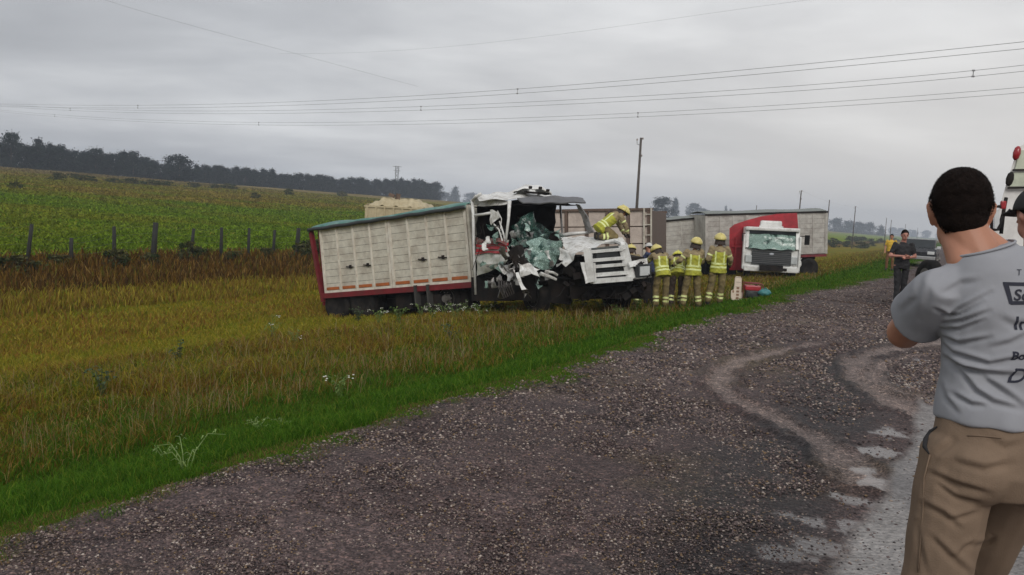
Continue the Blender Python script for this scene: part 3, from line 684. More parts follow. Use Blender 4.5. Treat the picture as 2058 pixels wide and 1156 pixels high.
# ------------------------------------------------------------ single weeds that stand out
WEEDM = {'pale': material('pale_leaf', (.15, .22, .06), .7, var=.25), 'dark': material('dark_leaf', (.035, .06, .02), .8, var=.3), 'mid': material('mid_leaf', (.10, .16, .03), .75, var=.3), 'flower': material('white_petal', (.55, .55, .48), .7)}
def weed(px, py, h, n, mk, lab, grp=None, flowers=0, arch=.5, lw=.012, seed=0, cat='plant', z0=-.45):
    g = random.Random(seed+int(px)); q = G(px, py, z0)
    for _ in range(4): q = G(px, py, float(gz(q.x, q.y)))
    root = empty('weed', q); tag(root, lab, cat, grp)
    st_ = MB(); lf = MB(); fl = MB()
    for k in range(n):
        a = g.random()*6.28; hh = h*g.uniform(.55, 1); e = Vector((math.cos(a), math.sin(a), 0)); bx = e*g.uniform(0, .03)
        pts = [bx, bx+e*arch*hh*.15+Vector((0, 0, hh*.5)), bx+e*arch*hh*.45+Vector((0, 0, hh*.85)), bx+e*arch*hh*.9+Vector((0, 0, hh*(1-.25*arch)))]
        st_.tube(pts, [.004, .0035, .003, .0015], 5)
        for j in range(5):
            t = g.random(); i = min(2, int(t*3)); p = pts[i].lerp(pts[i+1], t*3-i); b = g.random()*6.28; d = Vector((math.cos(b), math.sin(b), g.uniform(0, .8))).normalized(); L = h*g.uniform(.12, .28); s_ = d.cross(Vector((0, 0, 1))).normalized()*lw
            m_ = p+d*L*.5+Vector((0, 0, .01)); tp = p+d*L-Vector((0, 0, L*.3)); lf.add([p, m_+s_, tp, m_-s_], [(0, 1, 2, 3)])
        if flowers and k < flowers:
            for j in range(4):
                c = pts[-1]+Vector((g.uniform(-.04, .04), g.uniform(-.04, .04), g.uniform(-.03, .02))); fl.lathe([(.002, -.004), (.013, 0), (.010, .007), (.002, .009)], Matrix.Translation(c), 7)
    st_.build('stem', WEEDM[mk], root); lf.build('leaf', WEEDM[mk], root)
    if flowers: fl.build('flower', WEEDM['flower'], root)
weed(372, 955, .30, 5, 'pale', 'pale tall grass plant arching over the green strip near the gravel', arch=.9, lw=.006)
weed(328, 925, .12, 5, 'pale', 'small pale tuft left of the tall arching grass plant', arch=.8, lw=.006)
weed(520, 868, .13, 8, 'pale', 'pale leafy weed in the green strip below the brown band', arch=1.0, lw=.014)
weed(565, 862, .10, 6, 'pale', 'smaller pale leafy weed right beside the larger pale one', arch=1.0, lw=.014)
weed(205, 800, .40, 9, 'dark', 'dark leafy weed in the brown band at the left', arch=.6, lw=.02)
weed(358, 735, .45, 7, 'dark', 'dark upright weed standing above the brown band', arch=.3, lw=.022)
weed(545, 690, .55, 6, 'mid', 'tall thin green weed left of the truck rear', arch=.4, flowers=2)
weed(590, 700, .40, 5, 'mid', 'thin weed beside the tall one left of the truck rear', arch=.4, flowers=1)
weed(1105, 632, .50, 14, 'mid', 'bushy green weed in front of the wrecked cab', arch=.7, lw=.03)
weed(1070, 634, .35, 9, 'mid', 'low green weed left of the bushy one before the cab', arch=.7, lw=.03)
weed(1245, 640, .35, 10, 'mid', 'low weed in front of the white grille', arch=.7, lw=.025)
for k, (a, b) in enumerate(((845, 640), (868, 646), (892, 638), (915, 645), (938, 638), (962, 642), (980, 634), (760, 655))):
    weed(a, b, .46, 9, 'mid', 'white flowering weed in front of the truck body', 'white flowering weeds', flowers=5, arch=.6, seed=k, lw=.016)
weed(1560, 556, .35, 10, 'mid', 'green weed before the left corner of the white cab over truck', arch=.7, lw=.03)
weed(680, 800, .30, 7, 'mid', 'flowering weed at the lower edge of the brown band', arch=.6, flowers=2)
weed(905, 690, .35, 7, 'dark', 'dark weed between the brown band and the green strip', arch=.6, lw=.02)

for k, (a, b) in enumerate(((1000, 630), (1030, 634), (1140, 630), (1175, 628), (1205, 630), (1280, 622), (720, 645), (800, 648))):
    weed(a, b, .42, 12, 'mid' if k % 3 else 'dark', 'rank green weed growing along the foot of the wrecked truck', 'weeds along the wrecked truck', arch=.7, seed=40+k, lw=.024)
# ------------------------------------------------------------ vehicle materials
WHITE = material('white_paint', (.72, .72, .70), .4, var=.08, dirt=(.22, .19, .16), damt=.45, dscale=3)
WHT2 = material('white_panel_paint', (.72, .72, .70), .5, var=.14, dirt=(.20, .17, .14), damt=.65, dscale=6, bump=.15, bscale=12)
FRAMEP = material('frame_paint', (.66, .62, .54), .6, var=.1, dirt=(.36, .28, .2), damt=.45, dscale=2.5)
BOARD = material('weathered_board', (.56, .53, .45), .75, var=.16, vscale=5, bump=.3, bscale=30, dirt=(.26, .20, .15), damt=.45, dscale=1.8)
BOARD2 = material('grey_board', (.44, .42, .385), .75, var=.15, vscale=4, bump=.3, bscale=30, dirt=(.17, .14, .12), damt=.5, dscale=1.8)
CREAM = material('cream_board', (.46, .39, .25), .8, var=.15, dirt=(.33, .26, .15), damt=.5)
REDP = material('red_paint', (.17, .015, .022), .42, var=.2, dirt=(.09, .03, .03), damt=.5)
REDB = material('bright_red_paint', (.36, .02, .03), .38, var=.15, dirt=(.12, .02, .02), damt=.4)
ORNG = material('orange_reflector', (.42, .12, .035), .4, var=.2, dirt=(.2, .09, .05), damt=.5)
BLK = material('black_rubber', (.013, .012, .012), .85, spec=.15, var=.3, dirt=(.08, .065, .05), damt=.3)
STEEL = material('dark_steel', (.014, .0125, .012), .85, .0, spec=.15, var=.35, dirt=(.05, .035, .028), damt=.4)
SILV = material('torn_metal', (.30, .29, .28), .42, .7, var=.3, dirt=(.08, .06, .05), damt=.6, dscale=8, bump=.3)
RIM = material('rim_metal', (.16, .15, .14), .6, .3, var=.2, dirt=(.05, .04, .03), damt=.6)
TARP = material('green_tarpaulin', (.06, .17, .145), .6, var=.3, dirt=(.20, .30, .27), damt=.7, dscale=1.5, bump=.3, bscale=7)
TARPG = material('grey_tarpaulin', (.19, .205, .19), .7, var=.2, bump=.3, bscale=7)
DGL = material('dark_plastic', (.03, .033, .035), .45, var=.2)
PLASW = material('lens_clear', (.55, .56, .56), .15, var=.1)
LAMPR = material('red_lens', (.30, .015, .02), .25)
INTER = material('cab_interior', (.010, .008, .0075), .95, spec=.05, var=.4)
LBL = material('emblem_silver', (.40, .42, .46), .3)
def glass_mat(name, white, dark, scale, amt, alpha=.25):
    m = bpy.data.materials.new(name); m.use_nodes = True; t = m.node_tree; b = t.nodes['Principled BSDF']
    tcn = N(t, 'ShaderNodeTexCoord'); v = N(t, 'ShaderNodeTexVoronoi'); v.feature = 'DISTANCE_TO_EDGE'; v.inputs['Scale'].default_value = scale
    t.links.new(tcn.outputs['Object'], v.inputs['Vector']); n_ = noise(t, tcn.outputs['Object'], 2.4, 6, .7, .8)
    e = ramp(t, v.outputs['Distance'], [(0, (1, 1, 1)), (.12, (.25, .25, .25))]); 
    f = math_node(t, 'MULTIPLY', e, ramp(t, n_, [(.38, (0, 0, 0)), (.38+amt, (1, 1, 1))]))
    t.links.new(mixc(t, f, dark, white), b.inputs['Base Color']); b.inputs['Roughness'].default_value = .18
    al = math_node(t, 'ADD', f, alpha, True); t.links.new(al, b.inputs['Alpha'])
    return m
GLS = glass_mat('shattered_glass', (.10, .23, .18), (.004, .028, .02), 26, .34, .18)
GLS2 = glass_mat('crazed_glass', (.46, .62, .55), (.010, .06, .045), 38, .10, .5)
CARG = material('car_glass', (.02, .025, .028), .08)

def crumple(mb, rows, sub=6, amp=.02, th=.004, k=7.0, seed=0, mi=0):
    "sheet through a grid of world points, dented"
    nr, nc = len(rows)-1, len(rows[0])-1
    def fn(u, v):
        a = min(u*nr, nr-1e-6); b = min(v*nc, nc-1e-6); i, j = int(a), int(b); a -= i; b -= j
        p = rows[i][j].lerp(rows[i][j+1], b).lerp(rows[i+1][j].lerp(rows[i+1][j+1], b), a)
        q = Vector(p)*k+Vector((seed*3.1, seed*1.7, 0))
        f_ = lambda q: Vector((math.sin(q.x*1.3+q.z*2.1)+.6*math.sin(q.y*3.7+q.x), math.sin(q.z*1.9+q.y*1.1)+.5*abs(math.sin(q.x*2.7)), math.sin(q.x*1.7-q.z*1.2)+.5*math.sin(q.z*4.1)))
        return Vector(p)+f_(q)*amp
    return mb.sheet(fn, nr*sub, nc*sub, th, mi)
def PW(rows): return [[P(*q) for q in r] for r in rows]
def wheel(parent, loc, r=.5, w=.28, rot=0.0, dual=False, mat_r=None):
    M = Matrix.Translation(loc) @ Matrix.Rotation(rot, 4, 'Z') @ Matrix.Rotation(math.pi/2, 4, 'X')
    ty = MB()
    for off in ([-.16, .16] if dual else [0]):
        T = M @ Matrix.Translation((0, 0, off))
        ty.lathe([(r*.56, -w*.40), (r*.62, -w*.48), (r*.90, -w*.5), (r*.98, -w*.40), (r, -w*.3), (r, w*.3), (r*.98, w*.40), (r*.90, w*.5), (r*.62, w*.48), (r*.56, w*.40)], T, 32)
        for k in range(32):
            a = k*math.pi/16; ty.box((0, 0, 0), (.03, r*.09, w*.8), 0) if False else None
    o = ty.build('wheel', BLK, parent, True)
    for p in o.data.polygons: p.use_smooth = True
    rm = MB(); T = M
    rm.lathe([(.06, .20), (.10, .20), (.12, .12), (r*.30, .10), (r*.42, .06), (r*.56, .10), (r*.58, .13), (r*.58, -.13), (.05, -.13)], M, 24)
    for k in range(10):
        a = k*2*math.pi/10; c = M @ Vector((math.cos(a)*r*.36, math.sin(a)*r*.36, .10)); rm.box(c, (.03, .05, .03))
    rm.build('rim', mat_r or RIM, o, False)
    return o
def frame_from(A, B, upish, drop):
    "axes: x from B (rear) to A (front)"
    x = (A-B).normalized(); z = (upish-x*upish.dot(x)).normalized(); y = z.cross(x)
    o = A-z*drop
    return Matrix(((x.x, y.x, z.x, o.x), (x.y, y.y, z.y, o.y), (x.z, y.z, z.z, o.z), (0, 0, 0, 1)))
def setM(o, M):
    o.location = M.to_translation(); o.rotation_euler = M.to_euler()
    return o
def side_wall(parent, L, H, y, z0, doors, cols, rows, mboard, mpost, sgn=-1, x0=0.0, reflectors=True, latches=True, name='side_panel'):
    "boarded side: doors x cols bays of horizontal boards between posts; near face looks to sgn*y"
    dl = L/doors; gg = random.Random(int(L*100))
    for d in range(doors):
        mb = MB(); xs = x0-d*dl; cw = (dl-.10)/cols
        for c in range(cols):
            for r_ in range(rows):
                bh = (H-.14)/rows
                mb.box((xs-.05-cw*(c+.5), y+sgn*gg.uniform(0, .006), z0+.07+bh*(r_+.5)), (cw-.045, .03, bh-.009), 0)
        mb.box((xs-dl/2, y-sgn*.028, z0+H/2), (dl-.11, .02, H-.1), 1)
        door = mb.build(name, [mboard, STEEL], parent)
        mb = MB()
        for c in range(cols+1): mb.box((xs-.05-cw*c, y+sgn*.022, z0+H/2), (.055 if 0 < c < cols else .08, .05, H-.04), 0)
        mb.box((xs-dl/2, y+sgn*.020, z0+H-.035), (dl-.04, .05, .07)); mb.box((xs-dl/2, y+sgn*.020, z0+.035), (dl-.04, .05, .07))
        mb.build('panel_frame', mpost, door)
        if reflectors:
            for c in range(cols):
                mb = MB(); mb.box((xs-.05-cw*(c+.5), y+sgn*.048, z0+.125), (cw*.78, .012, .085), 0, bev=.004); mb.build('reflector', ORNG, door)
        if latches:
            for c in (cols*.25+.25, cols*.5+.3):
                xx = xs-.05-cw*c; mb = MB(); zc = z0+H*.36
                mb.box((xx, y+sgn*.045, zc), (.07, .04, .10)); mb.bar((xx-.16, y+sgn*.06, zc+.01), (xx+.14, y+sgn*.06, zc-.02), .02, .03)
                mb.build('latch', STEEL, door)

# ============================================================ wrecked truck
A_ = P(953, 566, 22.0); B_ = P(648, 590, 25.4)
M1 = frame_from(A_, B_, Vector((-.02, -.03, 1)), .80)
trk = setM(empty('wrecked_truck', (0, 0, 0)), M1); I1 = M1.inverted()
tag(trk, 'wrecked white grain truck with torn open cab and board sided body under a green tarpaulin', 'truck', 'grain trucks in the ditch')
L1 = (A_-B_).length; H1 = 1.98; W1 = 2.45; Z1 = .80
body = empty('cargo_body', (0, 0, 0), parent=trk)
side_wall(trk, L1-.18, H1, .02, Z1, 2, 4, 9, BOARD, FRAMEP, -1, -.06)
side_wall(trk, L1-.18, H1, W1-.02, Z1, 2, 4, 9, BOARD, BOARD, 1, -.06, False, False)
bpy.data.objects.remove(body)
mb = MB(); mb.box((-L1/2, .0, Z1-.075), (L1+.04, .10, .15)); mb.box((-L1/2, W1, Z1-.075), (L1+.04, .10, .15)); mb.box((-L1/2, W1/2, Z1-.03), (L1, W1-.12, .06))
mb.build('floor_rail', REDP, trk)
mb = MB(); mb.bar((-L1+.03, -.01, Z1-.25), (-L1-.24, -.01, Z1+H1-.02), .12, .10); mb.bar((-L1+.03, W1, Z1-.2), (-L1-.24, W1, Z1+H1-.02), .12, .10); mb.bar((-L1-.04, .0, Z1+.6), (-L1-.04, W1, Z1+.6), .05, .10); mb.box((-L1+.02, W1, Z1+H1/2), (.10, .13, H1)); mb.box((-L1+.0, W1/2, Z1+H1/2), (.05, W1-.14, H1)); mb.box((-L1, W1/2, Z1-.3), (.08, W1, .12)); mb.box((-L1+.06, .1, Z1-.25), (.08, .08, .3))
mb.build('tail_gate', REDP, trk)
mb = MB(); mb.box((.0, W1/2, Z1+H1/2), (.05, W1-.1, H1)); 
for yy in (0.0, W1): mb.box((.02, yy, Z1+H1/2), (.07, .09, H1+.02))
for k in range(4): mb.bar((.06, .02, Z1+.3+.42*k), (.20, -.02, Z1+.3+.42*k), .02, .02)
mb.build('front_wall', BOARD, trk)
def tarp(u, v):
    x = -L1-.30+(L1+.29)*u; y = -.09+(W1+.18)*v; sag = .10*math.sin(math.pi*v)-.03+.02*math.sin(u*23)*math.sin(v*5)+.05*math.sin(u*9+v*3)*math.sin(math.pi*v)
    e = min(v, 1-v); dz = -.11*(1-min(1, e/.035)); ee = 1-min(1, u/.02); dz -= .1*ee
    return (x, y, Z1+H1+.06+sag+dz)
mb = MB(); mb.sheet(tarp, 60, 48, .012); mb.build('tarpaulin', TARP, trk, True)
mb = MB(); mb.sheet(lambda u, v: (-L1-.28+(L1+.28)*u, -.105, Z1+H1-.10+.10*v+.008*math.sin(u*40)), 60, 2, .012); mb.build('tarpaulin_edge', DGL, trk, True)
mb = MB()
for yy in (.75, 1.70): mb.box((-L1/2+.6, yy, Z1-.27), (L1+1.6, .09, .24))
for k in range(6): mb.box((-.4-k*1.1, W1/2, Z1-.27), (.08, .9, .16))
mb.box((-1.7, .32, Z1-.50), (.9, .5, .5), bev=.05); mb.box((-2.7, .4, Z1-.42), (.6, .5, .4)); mb.box((-3.0, W1/2, Z1-.42), (5.2, 1.4, .22)); mb.box((-.9, .5, Z1-.45), (.9, .5, .5), bev=.04)  # wide middle box is dark filler standing for shade under the body
mb.bar((-4.3, .5, .5), (-4.3, 2.0, .5), .14, .14); mb.bar((-5.45, .5, .5), (-5.45, 2.0, .5), .14, .14)
mb.box((-4.9, .15, Z1-.24), (2.6, .5, .03)) if False else None; mb.build('chassis', STEEL, trk)
for xx in (-4.25, -5.35):
    for yy, sg in ((.32, 0), (W1-.32, math.pi)): wheel(trk, (xx, yy, .42), .5, .27, sg, True)
wheel(trk, (-1.15, .3, .40), .46, .26)
mb = MB(); mb.box((-2.0, .12, .55), (.05, .5, .55)); mb.box((-1.55, .1, .52), (.05, .45, .6)); mb.build('mud_flap', material('mud_flap_rubber', (.045, .043, .04), .8, var=.3), trk)
WM = MB; 
def wb(): m = MB(); m.M = I1; return m
# ---- torn cab, seen from its right front corner
hv = Vector((.64, -.77, 0)).normalized(); uv_ = Vector((-hv.y, hv.x, 0)); O1 = Vector((-.11, 20.5, -.78))
def CC(x, y, z): return O1+hv*x+uv_*y+Vector((0, 0, z))
mb = wb()
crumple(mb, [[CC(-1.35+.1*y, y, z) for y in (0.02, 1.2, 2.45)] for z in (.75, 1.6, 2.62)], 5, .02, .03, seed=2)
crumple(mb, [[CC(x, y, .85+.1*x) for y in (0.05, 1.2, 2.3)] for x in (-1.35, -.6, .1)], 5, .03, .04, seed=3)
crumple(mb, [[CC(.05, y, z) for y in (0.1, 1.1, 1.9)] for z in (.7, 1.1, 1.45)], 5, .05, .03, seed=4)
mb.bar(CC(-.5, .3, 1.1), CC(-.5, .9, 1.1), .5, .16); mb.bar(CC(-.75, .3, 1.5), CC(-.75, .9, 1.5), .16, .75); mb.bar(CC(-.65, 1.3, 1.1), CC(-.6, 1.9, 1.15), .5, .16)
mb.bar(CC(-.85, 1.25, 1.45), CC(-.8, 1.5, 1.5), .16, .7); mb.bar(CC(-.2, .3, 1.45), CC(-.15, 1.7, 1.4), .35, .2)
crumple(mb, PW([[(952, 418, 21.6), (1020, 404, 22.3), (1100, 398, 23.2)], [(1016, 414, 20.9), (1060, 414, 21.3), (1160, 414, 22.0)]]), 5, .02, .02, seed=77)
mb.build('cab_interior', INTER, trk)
mb = wb(); crumple(mb, PW([[(944, 412, 21.9), (990, 396, 22.3), (1045, 378, 22.8), (1105, 386, 23.4)], [(955, 394, 21.3), (1000, 388, 21.6), (1040, 390, 21.9), (1115, 400, 22.6)], [(966, 404, 20.9), (1012, 400, 20.7), (1060, 400, 21.1), (1168, 404, 22.0)]]), 6, .022, .012, seed=1)
mb.build('cab_roof', WHT2, trk, False)
mb = wb(); crumple(mb, PW([[(948, 402, 21.5), (985, 401, 21.2), (1025, 402, 20.8)], [(953, 412, 21.5), (987, 415, 21.0), (1022, 410, 20.7)]]), 5, .018, .01, seed=8); mb.build('roof_rail', WHT2, trk)
mb = wb()
def dome(u, v):
    a = math.pi*u; b = -0.1+1.2*v
    p = P(1070+38*(-math.cos(a))*math.cos(b*1.2), 388-17*math.sin(a)*math.cos((b-.5)*1.6)+4*u, 21.9+1.1*(v-.5))
    return p+Vector((0, 0, .015*math.sin(u*22)+.012*math.sin(v*17)))
mb.sheet(dome, 22, 12, .015); mb.build('roof_deflector', WHITE, trk, True)
mb = wb()
for a, b in ((1066, 377), (1086, 378), (1101, 383)): q = P(a, b, 21.2); mb.box(q, (.09, .06, .07), bev=.02)
mb.bar(P(1055, 386, 21.2), P(1103, 390, 21.6), .06, .05); mb.build('marker_lamp', STEEL, trk)
mb = wb(); crumple(mb, PW([[(1040, 399, 20.6), (1110, 396, 21.3), (1170, 400, 21.8)], [(1052, 411, 20.35), (1115, 409, 21.0), (1176, 408, 21.5)]]), 6, .012, .03, seed=5); mb.build('sun_visor', material('visor_grey', (.10, .10, .105), .35, var=.2), trk)
mb = wb(); mb.tube([P(949, 402, 21.4), P(951, 430, 21.3), P(952, 500, 21.3), P(956, 592, 21.3)], [.045, .04, .035, .03], 8)
mb.tube([P(949, 404, 21.4), P(955, 397, 21.2), P(966, 390, 21.0)], .04, 8); mb.tube([P(953, 433, 21.3), P(970, 431, 21.1), P(986, 428, 20.9)], .035, 8)
mb.build('door_post', WHITE, trk, True)
mb = wb(); mb.tube([P(1024, 404, 20.7), P(1022, 440, 20.6), P(1017, 482, 20.5)], [.05, .035, .03], 8); mb.build('front_pillar', WHITE, trk, True)
mb = wb(); crumple(mb, PW([[(1158, 410, 21.8), (1166, 411, 21.75)], [(1172, 440, 21.7), (1182, 438, 21.6)], [(1184, 470, 21.5), (1196, 468, 21.4)]]), 5, .01, .05, seed=6)
mb.tube([P(1126, 414, 22.3), P(1128, 440, 22.2), P(1130, 470, 22.1)], .03, 6); mb.build('front_pillar', SILV, trk)
mb = wb(); mb.tube([P(1120, 474, 21.8), P(1150, 470, 21.7), P(1186, 467, 21.6)], [.045, .05, .03], 8); mb.tube([P(1120, 474, 21.8), P(1126, 479, 21.5), P(1150, 478, 21.4)], .03, 6); mb.build('window_sill', WHITE, trk, True)
mb = wb(); crumple(mb, PW([[(984, 424, 20.9), (990, 422, 20.85), (1003, 426, 20.8)], [(985, 440, 20.9), (990, 432, 20.85), (1004, 436, 20.8)], [(988, 452, 20.9), (991, 448, 20.85), (1000, 441, 20.8)]]), 4, .02, .02, k=9, seed=9)
mb.tube([P(992, 450, 20.9), P(1003, 462, 20.7), P(1010, 486, 20.6)], .02, 6); mb.tube([P(1004, 445, 20.8), P(1012, 470, 20.6), P(1016, 490, 20.6)], .02, 6); mb.tube([P(1000, 424, 20.9), P(1008, 440, 20.8), P(1006, 460, 20.7)], .012, 6); mb.build('mirror_bracket', WHT2, trk)
dr = [[(956, 486, 21.35), (985, 483, 21.1), (1022, 482, 20.6)], [(957, 513, 21.35), (988, 512, 21.0), (1024, 508, 20.4)], [(957, 530, 21.3), (985, 530, 20.9), (1020, 526, 20.35)], [(960, 553, 21.3), (985, 544, 21.0), (1012, 538, 20.6)]]
mb = wb(); crumple(mb, PW(dr), 6, .022, .02, seed=11); door = mb.build('cab_door', material('door_paint', (.52, .52, .48), .45, var=.1, dirt=(.20, .22, .14), damt=.6, dscale=4), trk)
for k, (ya, yb) in enumerate(((491, 496), (498.5, 504), (506.5, 510))):
    mb = wb(); rr = [[(956, ya+1, 21.27), (985, ya-1, 21.0), (1024-3*k, ya-4, 20.5)], [(956, yb+1, 21.27), (985, yb-1, 20.96), (1024-3*k, yb-4, 20.44)]]; crumple(mb, PW(rr), 8, .02, .012, seed=11); o = mb.build('door_stripe', REDB, door)
mb = wb(); crumple(mb, PW([[(960, 478, 21.2), (980, 482, 21.0), (1000, 476, 20.7), (1016, 484, 20.6)], [(958, 488, 21.3), (984, 487, 21.0), (1003, 489, 20.6), (1021, 492, 20.5)]]), 5, .03, .015, k=11, seed=12); mb.build('torn_dashboard', material('torn_red_trim', (.16, .05, .045), .7, var=.5, dirt=(.3, .28, .26), damt=.6, dscale=9), trk)
mb = wb(); crumple(mb, PW([[(1030, 452, 20.65), (1050, 438, 20.8), (1068, 428, 20.9), (1082, 450, 21.0), (1104, 462, 21.3), (1132, 474, 21.6)], [(1036, 474, 20.4), (1052, 468, 20.5), (1070, 466, 20.5), (1084, 474, 20.6), (1108, 482, 20.9), (1134, 486, 21.1)], [(1048, 498, 20.1), (1062, 500, 20.1), (1076, 496, 20.2), (1090, 498, 20.2), (1112, 500, 20.5), (1133, 502, 20.8)]]), 5, .035, .006, seed=14); gl = mb.build('windscreen', GLS, trk)
mb = wb(); crumple(mb, PW([[(1062, 484, 20.15), (1088, 480, 20.25), (1112, 482, 20.5), (1133, 486, 20.8)], [(1057, 508, 19.95), (1086, 505, 20.0), (1114, 508, 20.2), (1130, 510, 20.5)], [(1061, 533, 19.85), (1086, 540, 19.85), (1106, 538, 20.1), (1121, 530, 20.3)]]), 7, .035, .006, k=8, seed=15); mb.build('hanging_glass', GLS2, gl)
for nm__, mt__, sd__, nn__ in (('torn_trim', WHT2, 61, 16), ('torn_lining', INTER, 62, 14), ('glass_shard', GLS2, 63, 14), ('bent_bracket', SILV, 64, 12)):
    gs = random.Random(sd__); mb = wb()
    for q in range(nn__):
        x_, y_ = gs.uniform(965, 1125), gs.uniform(455, 575); yy = 21.0-.012*(x_-965)*.4-(.004*(y_-455)); L_ = gs.uniform(5, 17)
        a_ = gs.uniform(-1.2, 1.4); c = [P(x_+L_*math.cos(a_+k)*gs.uniform(.4, 1.1), y_+L_*math.sin(a_+k)*gs.uniform(.4, 1.1), yy+gs.uniform(-.15, .15)) for k in (0, 1.3, 2.6, 4.2)]
        crumple(mb, [[c[0], c[1]], [c[3], c[2]]], 4, .025, .008, k=10, seed=q+sd__)
    mb.build(nm__, mt__, trk)
mb = wb(); gs = random.Random(71)
for q in range(22):
    a = P(gs.uniform(960, 1120), gs.uniform(420, 540), 20.9); b = a+Vector((gs.uniform(-.25, .25), gs.uniform(-.2, .1), -gs.uniform(.15, .6))); m_ = (a+b)/2+Vector((gs.uniform(-.12, .12), 0, -.05)); mb.tube([a, m_, b], .009, 5)
mb.build('hanging_wires', STEEL, trk)
# bonnet, wing, grille and lamp wrenched toward the road
mb = wb(); crumple(mb, PW([[(1128, 478, 21.1), (1180, 476, 21.4), (1230, 477, 21.8)], [(1130, 494, 20.3), (1178, 488, 20.4), (1240, 485, 20.9)], [(1152, 511, 19.7), (1190, 500, 19.6), (1226, 489, 20.2)]]), 7, .024, .012, seed=21); mb.build('bonnet', WHT2, trk)
mb = wb(); crumple(mb, PW([[(1128, 497, 20.1), (1142, 500, 19.9), (1172, 503, 19.5)], [(1123, 516, 20.0), (1140, 514, 19.8), (1160, 513, 19.5)], [(1120, 534, 20.0), (1132, 531, 19.8), (1139, 538, 19.7)]]), 6, .028, .012, seed=22)
mb.build('front_wing', WHT2, trk); mb = wb(); crumple(mb, PW([[(1230, 479, 20.9), (1250, 478, 20.8)], [(1246, 490, 20.4), (1262, 492, 20.2)]]), 5, .02, .02, seed=23); mb.build('wing_edge', WHT2, trk)
gl_, gr_ = lambda f: P(1180+10*f, 500+67*f, 18.95-.05*f), lambda f: P(1252+17*f, 494+67*f, 19.75-.1*f)
mb = wb()
for f, hh_ in ((.10, .07), (.36, .075), (.55, .07), (.80, .085), (.96, .07)): mb.bar(gl_(f), gr_(f), .035, hh_)
mb.tube([P(1216, 486, 20.3), P(1236, 484, 20.2), P(1250, 490, 19.9), P(1256, 504, 19.7)], [.03, .05, .06, .06], 7)
mb.bar(gl_(.0), gl_(1), .1, .16); mb.bar(gr_(-.02), gr_(1), .1, .20); mb.bar(gl_(.98), gr_(.98), .12, .10)
crumple(mb, [[P(1167, 528, 18.95), P(1195, 527, 19.0)], [P(1177, 571, 18.9), P(1198, 562, 18.98)]], 5, .01, .03, seed=24)
crumple(mb, [[P(1178, 500, 19.2), P(1186, 499, 19.0)], [P(1172, 515, 19.3), P(1190, 527, 18.95)]], 5, .025, .03, seed=25)
grl = mb.build('grille_surround', WHITE, trk)
mb = wb(); 
for f in (.23, .46, .68, .88):
    for df in (-.05, 0, .05): mb.bar(gl_(f+df)+Vector((.03, .12, 0)), gr_(f+df)+Vector((-.03, .12, 0)), .02, .018)
mb.bar(gl_(.5)+Vector((.1, .3, 0)), gr_(.5)+Vector((-.1, .3, 0)), .2, .74); mb.build('grille_mesh', DGL, grl)
mb = wb(); crumple(mb, PW([[(1262, 529, 19.6), (1282, 523, 19.75), (1299, 519, 19.9)], [(1265, 540, 19.55), (1284, 535, 19.7), (1300, 530, 19.85)]]), 5, .01, .04, seed=26); mb.build('wing_panel', WHT2, trk)
mb = wb(); a = P(1279, 545, 19.6); b = P(1306, 543, 19.8); mb.bar(a, b, .12, .29); hl = mb.build('headlight', DGL, trk)
mb = wb(); mb.bar(a.lerp(b, .15)+Vector((0.02, -.06, 0)), a.lerp(b, .85)+Vector((0.02, -.06, 0)), .05, .21); mb.build('lens', PLASW, hl)
mb = wb(); mb.bar(P(1276, 560, 19.55), P(1308, 556, 19.8), .06, .03); mb.build('bumper_strip', SILV, trk)
mb = wb(); ge = random.Random(4)
mb.bar(P(1150, 545, 20.6), P(1280, 545, 20.9), 1.0, .75); mb.bar(P(1140, 585, 20.3), P(1300, 585, 20.5), .8, .3); mb.bar(P(1030, 575, 20.9), P(1150, 585, 20.7), .7, .6); mb.bar(P(960, 580, 21.9), P(1040, 580, 21.3), .6, .6)  # bar below the cab is dark filler for the shade there, beside the engine
for q in range(60):
    c = P(ge.uniform(1130, 1300), ge.uniform(525, 598), ge.uniform(19.7, 20.2)); mb.box(c, (ge.uniform(.05, .22), ge.uniform(.05, .2), ge.uniform(.04, .18)), rot=(ge.random()*3, ge.random()*3, 0))
for q in range(26):
    c = P(ge.uniform(1130, 1290), ge.uniform(520, 595), 19.8); d = Vector((ge.uniform(-.3, .3), ge.uniform(-.2, .2), ge.uniform(-.25, .1))); mb.tube([c, c+d*.5+Vector((0, 0, -.06)), c+d], .015, 5)
mb.build('engine', STEEL, trk)
mb = wb(); ge = random.Random(9)
for q in range(22):
    x_, y_ = ge.uniform(1008, 1062), ge.uniform(500, 592); c = [P(x_+ge.uniform(-13, 13), y_+ge.uniform(-14, 14), 19.9+ge.uniform(-.15, .3)) for _ in range(4)]
    crumple(mb, [[c[0], c[1]], [c[2], c[3]]], 4, .03, .01, k=9, seed=q)
mb.build('torn_bodywork', SILV, trk)
mb = wb(); ge = random.Random(12)
crumple(mb, PW([[(1042, 528, 19.7), (1062, 532, 19.7), (1084, 540, 19.8)], [(1046, 545, 19.65), (1066, 543, 19.6), (1082, 545, 19.7)], [(1050, 558, 19.65), (1068, 549, 19.6), (1083, 559, 19.7)]]), 6, .03, .012, k=9, seed=31)
crumple(mb, PW([[(1036, 548, 19.6), (1042, 547, 19.6)], [(1044, 570, 19.55), (1050, 568, 19.55)], [(1048, 584, 19.5), (1059, 582, 19.5)]]), 5, .01, .03, seed=32)
mb.tube([P(1086, 550, 19.8), P(1104, 556, 19.9), P(1118, 562, 20.0)], [.05, .04, .03], 6); mb.tube([P(1096, 545, 19.8), P(1112, 548, 19.9), P(1120, 553, 20.0)], .03, 6)
mb.build('bent_bumper', WHT2, trk)
mb = wb()
